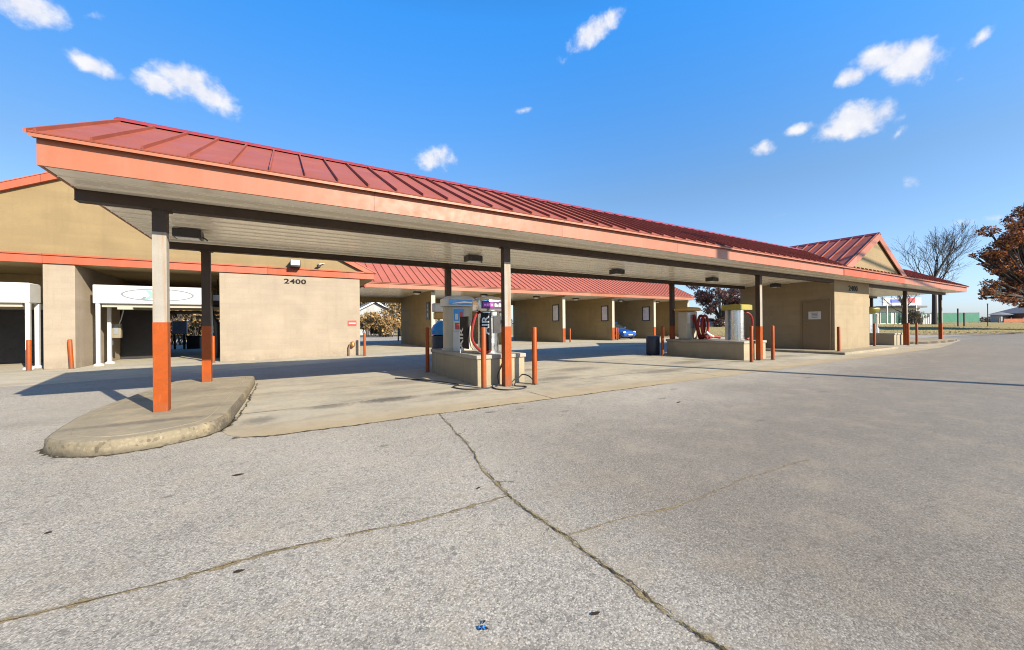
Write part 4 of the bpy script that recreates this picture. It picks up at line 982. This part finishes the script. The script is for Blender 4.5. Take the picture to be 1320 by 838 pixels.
def oak(loc,blobs_,n,size,seed,label,mats,trunk_r,trunk_h,name='oak_tree',bark=BARK2,group=None):
    rn=random.Random(seed); o=thing(name,loc,label,'tree',group); b=Vector(loc)
    mb=MB(); mb.tube([b-Vector((0,0,.3)),b+Vector((0,0,.3)),b+Vector((.1,0,trunk_h*.6)),b+Vector((0,.1,trunk_h))],[trunk_r*1.5,trunk_r*1.1,trunk_r,trunk_r*.8],10)
    top=b+Vector((0,0,trunk_h))
    for bl in blobs_:
        c=Vector(bl[:3]); m1=top.lerp(c,.5)+Vector((0,0,-.1*bl[3])); mb.tube([top-Vector((0,0,rn.uniform(0,trunk_h*.3))),m1,c],[trunk_r*.36,trunk_r*.2,.025],6)
        for k in range(4):
            dd=Vector((rn.gauss(0,1),rn.gauss(0,1),rn.gauss(0,.7))).normalized(); mb.tube([m1.lerp(c,.5),c+dd*bl[3]*.5,c+dd*bl[3]*.95],[.05,.03,.012],4)
    mb.build('trunk',bark,o)
    mb=MB(); leaf_cloud(mb,blobs_,n,size,rn,len(mats)); mb.build('crown',mats,o); return o
OAK=[leafmat('rust_leaves',(.33,.105,.042)),leafmat('brown_leaves',(.21,.075,.042)),leafmat('ochre_leaves',(.44,.19,.042)),leafmat('dark_leaves',(.075,.036,.027))]
b0=DR(41,56.5,.7)
def ob(d,r,z,s,fl=.75): q=DR(d,r); return (q.x,q.y,z,s,fl)
rn=random.Random(77); bl=[]
spec=[(41,56,11.2,2.6),(40,52.6,9.9,1.7),(42,54.0,9.2,2.0),(40,50.6,8.2,1.1),(41,52.5,7.2,1.8),(40.5,50.6,5.1,1.1),(41,53,4.6,1.7),(40,50.8,3.6,.8),(42,56,5.5,2.4),(40,57,8,2.6),(41,59,9,2.8),(41,60,5,2.8),(41,62,7,2.8),(43,57,12.6,1.8),(40,54,6.0,1.4),(41,55.0,3.2,1.3),(40,53.0,11.0,.9),(40,51.0,6.6,1.0),(40,49.6,8.0,.7),(40,49.9,7.3,.6),(40,51.5,9.2,1.0),(40,50.0,4.4,.8),(40,52.2,3.3,1.0),(40,54.3,3.0,.9),(41,54.5,8.2,1.8),(41,53.6,10.2,1.4),(40.5,58.5,3.4,1.6)]
for d,r,z,s in spec:
    bl.append(ob(d,r,z,s*.8,.7))
    for k in range(4): bl.append(ob(d+rn.gauss(0,s*.5),r+rn.gauss(0,s*.55),z+rn.gauss(0,s*.45),s*rn.uniform(.28,.5),.65))
oak(b0,bl,36000,.105,31,'broad oak with rust brown winter leaves beside the lot',OAK,.42,3.0)

MAR=[leafmat('maroon_leaves',(.11,.045,.05)),leafmat('mauve_leaves',(.17,.095,.085)),leafmat('dull_brown_leaves',(.075,.045,.035))]
q=DR(56,30.5,.0); rn=random.Random(8); bl=[]
for k in range(40): bl.append(ob(56+rn.gauss(0,1.6),31.0+rn.gauss(0,3.0),4.9+rn.gauss(0,1.5),rn.uniform(.6,1.4),.7))
oak((q.x,q.y,.3),bl,9500,.13,12,'reddish brown tree beyond the yellow topped vacuum',MAR,.28,2.0,'maroon_tree')

GOLD=[leafmat('gold_leaves',(.40,.235,.085)),leafmat('tan_leaves',(.33,.215,.105)),leafmat('straw_leaves',(.42,.29,.14)),leafmat('olive_leaves',(.15,.115,.055))]
def bush(d_xy,w,h,n,seed,label,mats,name='golden_bush',size=.12,z0=0,group=None):
    rn=random.Random(seed); x,y=d_xy; o=thing(name,(x,y,z0),label,'bush',group)
    bl=[]
    for k in range(12): bl.append((x+rn.gauss(0,w*.3),y+rn.gauss(0,w*.2),z0+h*rn.uniform(.2,.8),h*rn.uniform(.16,.32),.9))
    mb=MB(); leaf_cloud(mb,bl,n,size,rn,len(mats)); mb.build('foliage',mats,o)
    mb=MB()
    for k in range(34):
        a=rn.uniform(0,6.28); rr=w*.45*rn.random()**.5; p0=Vector((x+math.cos(a)*rr*.5,y+math.sin(a)*rr*.4,z0-.05)); p1=Vector((x+math.cos(a)*rr,y+math.sin(a)*rr*.7,z0+h*rn.uniform(.6,1.0)))
        mb.tube([p0,p0.lerp(p1,.5)+Vector((rn.gauss(0,.08),rn.gauss(0,.08),0)),p1],[.03,.02,.008],4)
    mb.build('stems',BARK,o); return o
# bank of golden shrubs behind the tunnels and bays
bushes=[((-8.6,41.0),4.2,4.0,'golden shrub behind the dark curtain bay'),((-6.6,39.5),4.0,3.9,'golden shrub filling the view under the emblem arch'),((-4.6,41),4.2,4.2,'golden shrub right of centre under the emblem arch'),((-2.3,42),4.0,4.0,'golden shrub just behind the numbered wall'),
        ((10.3,47),3.6,3.2,'straw coloured shrub at the left of the first open bay'),((9.3,52),3.4,3.4,'loose straw shrub in front of the white house window'),((11.6,54),3.2,2.9,'low tan shrub before the middle of the white house'),((13.2,50),3.6,6.0,'tall golden shrub right of the white house'),((15.2,49),4.0,5.6,'tall golden shrub beside the first bay wall')]
for i,(xy,w_,h_,lab) in enumerate(bushes): bush(xy,w_,h_,4200,50+i,lab,GOLD,group='golden shrubs behind the car wash',size=.14)
def goldtree(xy,h,seed,label):
    rn=random.Random(seed); x,y=xy; bl=[(x+rn.gauss(0,h*.2),y+rn.gauss(0,h*.15),h*rn.uniform(.35,.95),h*rn.uniform(.08,.17),.8) for k in range(34)]
    oak((x,y,0),bl,9000,.17,seed,label,GOLD,.25,h*.3,'golden_tree',BARK,'golden trees behind the white house')
goldtree((14.5,72),12,91,'golden leaved tree rising behind the white house roof'); goldtree((19.5,70),12,92,'golden leaved tree behind the first bay wall'); goldtree((10.0,76),11,93,'golden leaved tree left of the white house roof')
goldtree((-13,60),8,94,'golden leaved tree far behind the dark curtain bay'); goldtree((-6.5,58),9,95,'golden leaved tree far behind the emblem arch')

# white house behind the bays
hs_=thing('white_house',(11.5,60,0),'small white gabled house seen through the first open bay','house')
mb=MB(); mb.box(8.7,14.3,60,68,0,3.4); mb.prism([(8.7,3.4),(14.3,3.4),(11.5,4.9)],'y',60.001,67.999); mb.build('wall',SIDING,hs_)
mb=MB(); 
for s_ in (-1,1): mb.prism([(11.5,5.15),(11.5+s_*3.3,3.32),(11.5+s_*3.3,3.2),(11.5,5.0)],'y',59.6,68.4)
mb.build('roof',SHINGLE,hs_)
mb=MB()
for s_ in (-1,1): mb.prism([(11.5,5.17),(11.5+s_*3.35,3.33),(11.5+s_*3.35,3.12),(11.5,4.93)],'y',59.52,59.59)
mb.build('barge_board',WHITE,hs_)
for x in (9.6,12.4):
    mb=MB(); mb.box(x,x+1.0,59.95,59.99,1.2,2.5); wn=mb.build('window',GLASS,hs_)
    mb=MB(); mb.box(x-.08,x+1.08,59.96,59.995,1.1,1.19); mb.box(x-.08,x+1.08,59.96,59.995,2.51,2.6); mb.build('frame',WHITE,wn)
# blue-grey box on posts and black bin behind the tunnel
o=thing('vending_box',(-5.6,30.9,0),'blue grey box on two posts seen under the emblem arch','box')
mb=MB(); mb.box(-6.05,-5.35,30.8,31.1,.95,1.75); mb.build('cabinet',BLUEGREY,o,bevel=.03)
for x in (-5.95,-5.5): 
    mb=MB(); mb.box(x-.05,x+.05,30.9,31.0,0,.948); mb.build('leg',DARK,o)
o=thing('trash_bin',(-5.05,31.2,0),'square black bin right of the blue grey box behind the tunnel','bin')
mb=MB(); mb.box(-5.4,-4.75,31.0,31.6,0,.75); mb.build('body',BLACK,o,bevel=.03)
mb=MB(); mb.box(-5.43,-4.72,30.97,31.63,.752,.82); mb.build('lid',BLACK,o,bevel=.02)
o=thing('drum',(-6.45,30.7,0),'dark drum left of the blue grey box behind the tunnel','drum')
mb=MB(); mb.lathe(-6.5,30.7,[(.28,0),(.29,.05),(.28,.6),(.29,1.15),(.27,1.2)],20); mb.build('body',DARK,o)
mb=MB(); mb.cyl(-6.5,30.7,1.201,1.24,.25,20); mb.build('lid',BLACK,o)
o=thing('marker_post',(8.3,33.4,0),'thin dark post on the paving behind the first open bay','post')
mb=MB(); mb.cyl(8.3,33.4,0,1.15,.06,10); mb.build('pipe',DARK,o); mb=MB(); mb.cyl(8.3,33.4,1.151,1.2,.07,10); mb.build('cap',BLACK,o)

# ------------------------------------------------------------------ beyond the gap between canopy and bays
f=thing('dark_fence',DR(66,34.5,0),'dark navy fence panel run beyond the maroon tree','fence')
mb=MB(); a=DR(66,24,0); b=DR(66,40,0); c_=(a+b)/2; mb.obox((c_.x,c_.y,1.25),(b-a)/2,Fv*.05,(0,0,.62)); mb.build('panel',mat('navy_fence',(.02,.03,.055),rough=.8),f)
for k in range(7):
    q=a.lerp(b,k/6); mb=MB(); mb.obox((q.x,q.y,1.0),Rv*.06,Fv*.07,(0,0,1.0)); mb.build('post',DARK,f)
o=thing('far_car',DR(58,30,.55),'white car roof glimpsed beyond the yellow topped vacuum','car'); q=o.location
def car_at(o,q,paint,dirv,L=4.4):
    W=Vector((-dirv.y,dirv.x,0))
    def P(a,b,z): return q+dirv*a+W*b+Vector((0,0,z))
    mb=MB(); prof=[(-L/2,.35),(-L/2,.8),(-L/2+.15,.95),(L*.18,1.0),(L/2-.1,.82),(L/2,.6),(L/2,.35)]
    vs=[P(a,-.88,z) for a,z in prof]+[P(a,.88,z) for a,z in prof]; n=len(prof)
    mb.add(vs,[tuple(range(n)),tuple(range(2*n-1,n-1,-1))]+[(i,i+n,(i+1)%n+n,(i+1)%n) for i in range(n)]); mb.build('body',paint,o,bevel=.06)
    mb=MB(); prof=[(-L/2+.3,.96),(-L/2+.75,1.4),(L*.02,1.45),(L*.2,1.0)]; n=4
    vs=[P(a,-.74,z) for a,z in prof]+[P(a,.74,z) for a,z in prof]
    mb.add(vs,[tuple(range(n)),tuple(range(2*n-1,n-1,-1))]+[(i,i+n,(i+1)%n+n,(i+1)%n) for i in range(n)]); mb.build('cabin_glass',GLASS,o,bevel=.04)
    mb=MB(); mb.obox(P(-.55,0,1.455),dirv*.6,W*.66,(0,0,.03)); mb.build('roof',paint,o,bevel=.02)
    for a in (-L*.3,L*.3):
        for b in (-.8,.8):
            c=P(a,b,.33); mb=MB(); mb.tube([c-W*.1,c+W*.1],.33,16); mb.build('wheel',BLACK,o)
car_at(o,q,WHITE,Rv)

# cream store with white sign beyond the equipment room
st=thing('corner_store',DR(75,74,.7),'cream roadside store with dark awning under a white sign board','building')
def fb(mb,d0,d1,r0,r1,z0,z1,m=0):
    c=DR((d0+d1)/2,(r0+r1)/2,(z0+z1)/2); return mb.obox(c,Rv*((r1-r0)/2),Fv*((d1-d0)/2),(0,0,(z1-z0)/2),m)
mb=MB(); fb(mb,75,84,69,80,.4,3.9); mb.build('wall',mat('pale_store_wall',(.55,.52,.42),rough=.8),st)
mb=MB(); fb(mb,74,84.3,68.6,80.4,3.9,4.25); mb.build('roof',SHINGLE,st)
for r0,r1 in ((70,71.2),(72.2,74.2),(75.2,76.6)):
    mb=MB(); fb(mb,74.9,74.99,r0,r1,1.0,3.0); wn=mb.build('window',mat('green_glass',(.05,.12,.09),rough=.15),st)
    mb=MB(); fb(mb,74.88,74.995,r0-.12,r0-.01,.9,3.1); fb(mb,74.88,74.995,r1+.01,r1+.12,.9,3.1); mb.build('frame',WHITE,wn)
sg=thing('store_sign',DR(73.5,75,4.3),'long white sign board with blue and red print above the cream store','sign')
mb=MB(); fb(mb,73.4,73.6,71.2,78.6,4.35,5.85); mb.build('board',WHITE,sg)
mb=MB(); fb(mb,73.36,73.395,72.6,74.8,4.9,5.5); mb.build('blue_print',mat('blue_print',(.08,.12,.45),rough=.5),sg)
mb=MB(); fb(mb,73.36,73.395,75.0,77.4,4.85,5.7); mb.build('red_print',mat('red_print',(.5,.05,.06),rough=.5),sg)
mb=MB(); fb(mb,73.42,73.58,72,72.2,.5,4.35); mb.build('leg',GALV,sg); mb=MB(); fb(mb,73.42,73.58,77.6,77.8,.5,4.35); mb.build('leg',GALV,sg)
o=thing('blue_shed',DR(76,67,.6),'dark blue grey shed left of the cream store','building')
mb=MB(); fb(mb,76,82,64.5,68.5,.4,4.6); mb.build('wall',BLUEGREY,o)
mb=MB(); fb(mb,75.8,82.2,64.3,68.6,4.6,4.9); mb.build('roof',NAVY,o)
mb=MB(); fb(mb,75.9,75.99,65.6,67.2,.4,2.4); mb.build('door',NAVY,o)
BR=[leafmat('brown_bush_leaf',(.13,.085,.05)),leafmat('umber_bush_leaf',(.09,.06,.04)),leafmat('olive_bush_leaf',(.15,.13,.06))]
q=DR(62,64.6,.7); bush((q.x,q.y),3.0,2.7,1500,70,'brown twiggy bush in front of the cream store',BR,'brown_bush',.09,.7)
q=DR(63,67.0,.7); bush((q.x,q.y),2.6,2.3,1200,71,'brown twiggy bush just left of the tall leafless trunk',BR,'brown_bush',.09,.7)
fw=thing('picket_fence',DR(72,79.5,.7),'short run of white pickets left of the tall leafless trunk','fence')
for k in range(8):
    mb=MB(); fb(mb,72,72.08,76.6+k*.42,76.6+k*.42+.24,.6,2.5+.1*(k%2)); mb.build('picket',WHITE,fw)
mb=MB(); fb(mb,72.1,72.16,76.4,79.9,1.0,1.12); fb(mb,72.1,72.16,76.4,79.9,2.0,2.12); mb.build('rail',WHITE,fw)
# green windscreen fence
gf=thing('windscreen_fence',DR(80,92,.7),'green mesh windscreen fence at the back of the lawn','fence')
mb=MB(); fb(mb,80,80.04,80.5,97.8,.95,2.85); mb.build('screen',GREENNET,gf)
for k in range(10):
    r=80.5+k*1.92; mb=MB(); c=DR(80.1,r,0); mb.cyl(c.x,c.y,.5,2.98,.05,8); mb.build('post',GALV,gf)
mb=MB(); fb(mb,80.06,80.12,80.5,97.8,2.87,2.94); mb.build('rail',DARK,gf)
# dark posts on the lawn
for (r,h_,lab) in ((58.3,2.3,'tall dark post on the lawn before the green fence'),(59.1,1.75,'shorter dark post paired beside the tall one on the lawn'),(62.2,2.9,'thin dark pole on the lawn under the oak edge')):
    q=DR(50,r,.5); o=thing('lawn_post',q,lab,'post','dark posts on the lawn')
    mb=MB(); mb.cyl(q.x,q.y,.3,.5+h_,.075 if h_<2.6 else .045,10); mb.build('shaft',DARK,o)
    mb=MB(); mb.lathe(q.x,q.y,[(.09,.5+h_),(.09,.54+h_),(.03,.6+h_)],10); mb.build('cap',DARK,o)
# houses at the right edge
def house(d,r0,r1,z1,zr,label,wallm,depth=8):
    o=thing('far_house',DR(d,(r0+r1)/2,.6),label,'house','houses beyond the lawn')
    mb=MB(); fb(mb,d,d+depth,r0,r1,.4,z1); mb.build('wall',wallm,o)
    mb=MB(); rm=(r0+r1)/2
    A_=[DR(d-.5,r0-.5,z1),DR(d-.5,r1+.5,z1),DR(d+depth+.5,r1+.5,z1),DR(d+depth+.5,r0-.5,z1),DR(d+depth/2,r0+(r1-r0)*.3,zr),DR(d+depth/2,r1-(r1-r0)*.3,zr)]
    mb.add(A_,[(0,1,5,4),(1,2,5),(2,3,4,5),(3,0,4),(3,2,1,0)]); mb.build('roof',SHINGLE,o)
    for k in range(3):
        r=r0+(r1-r0)*(.2+.27*k); mb=MB(); fb(mb,d-.05,d-.01,r,r+.9,1.3,2.3); mb.build('window',GLASS,o)
house(88,121,139,2.9,5.6,'low grey roofed brick house at the right edge behind the oak',BRICKW)
house(92,117.6,120.0,2.6,3.2,'small pale building right of the green fence',SIDING,2)
o=thing('board_fence',DR(82,110,.7),'rust red board fence in front of the grey roofed house','fence')
mb=MB(); fb(mb,82,82.06,105.5,118,.8,1.6); mb.build('boards',mat('rust_boards',(.33,.10,.04),rough=.85,var=.2),o)
for k in range(6):
    mb=MB(); fb(mb,82.08,82.2,104.5+k*2.6,104.65+k*2.6,.6,1.85); mb.build('post',BRICKW,o)
# distant tree line, reads as one mass
rn=random.Random(99); mb=MB()
for k in range(150):
    d=rn.uniform(150,230); r=rn.uniform(-110,330); h=rn.uniform(2.5,6)
    leaf_cloud(mb,[ob(d,r,h*.45,h*.8,.6)],110,.5,rn,3)
o=mb.build('tree_line',[leafmat('hazy_brown_foliage',(.12,.10,.085)),leafmat('hazy_grey_foliage',(.10,.095,.09)),leafmat('hazy_olive_foliage',(.10,.10,.06))]); o['kind']='stuff'

# ------------------------------------------------------------------ utility pole and wires outside the frame: they throw the long shadows
up=thing('utility_pole',(16.8,-8.6,0),'tall wooden utility pole with a transformer outside the lot corner','pole')
mb=MB(); mb.tube([(16.8,-8.6,-.5),(16.8,-8.6,6),(16.8,-8.6,13.6)],[.17,.15,.125],14); mb.build('shaft',WOOD,up)
mb=MB(); mb.lathe(16.8,-8.95,[(.2,11.55),(.27,11.6),(.27,12.7),(.2,12.8),(0,12.85)],18); mb.build('transformer',GALV,up)
mb=MB(); mb.box(15.6,18.0,-8.5,-8.4,13.2,13.32); mb.build('crossarm',WOOD,up)
def wire(z0,slope,y,lab,r):
    pts=[(16.8+k*4,y,z0+slope*k*4) for k in range(0,14)]
    o=hose('overhead_cable',pts,r,BLACK,None,1); tag(o,lab,'cable')
wire(13.62-.03,-.0875,-8.6,'thick overhead cable running right from the utility pole',.075)
wire(14.1,-.075,-8.45,'thin overhead cable above the thick one at the utility pole',.02)

# ------------------------------------------------------------------ litter
LEAF=mat('dry_leaf_brown',(.04,.03,.022),rough=.9,spec=.05)
def on_ground(px,py):
    d=sky_dir(px,py); k=-1.3/d.z; return d*k+Vector((0,0,1.3))
rn=random.Random(4)
for (px,py,s_) in ((307,613,.045),(308,738,.03),(617,630,.02),(768,793,.022),(62,688,.025),(875,519,.05)):
    p=on_ground(px,py); a=rn.uniform(-.6,.9); u=Vector((math.cos(a),math.sin(a),0)); v=Vector((-u.y,u.x,0))
    mb=MB(); P=[(-1,0,.004),(-.5,.3,.012),(.2,.34,.016),(1,.05,.02),(.3,-.3,.012),(-.5,-.26,.008)]
    top_=[p+u*(a_*s_)+v*(b_*s_)+Vector((0,0,.004+z*.45)) for a_,b_,z in P]; bot=[q-Vector((0,0,.003)) for q in top_]
    n=6; mb.add(top_+bot,[tuple(range(n)),tuple(range(2*n-1,n-1,-1))]+[(i,i+n,(i+1)%n+n,(i+1)%n) for i in range(n)])
    tag(mb.build('dry_leaf',LEAF),'small curled dark leaf lying on the asphalt','leaf','dark leaves scattered on the asphalt')
p=on_ground(622,811); wp=thing('candy_wrapper',p,'crumpled blue wrapper on the asphalt in the foreground','wrapper')
mb=MB(); vs=[]
for i in range(5):
    for j in range(4):
        vs.append(p+Rv*((i-2)*.008)+Fv*((j-1.5)*.008)+Vector((rn.gauss(0,.002),rn.gauss(0,.002),.009+rn.gauss(0,.005))))
mb.add(vs,[(i*4+j,i*4+j+1,(i+1)*4+j+1,(i+1)*4+j) for i in range(4) for j in range(3)]); mb.build('foil',mat('blue_foil',(.05,.22,.50),rough=.3,metal=.3),wp)
mb=MB(); vs=[p+Rv*a_+Fv*b_+Vector((0,0,z_)) for a_,b_,z_ in ((-.004,.018,.006),(.008,.022,.012),(.012,.036,.009),(.002,.034,.014))]; mb.add(vs,[(0,1,2,3)])
vs=[p+Rv*a_+Fv*b_+Vector((0,0,z_)) for a_,b_,z_ in ((.012,-.014,.006),(.026,-.012,.010),(.024,.0,.006),(.012,.0,.012))]; mb.add(vs,[(0,1,2,3)]); mb.build('torn_flap',NAVY,wp)

scn.cycles.filter_width=1.05; scn.cycles.transparent_max_bounces=12; scn.cycles.max_bounces=6; scn.cycles.diffuse_bounces=4
scn.cycles.use_denoising=True
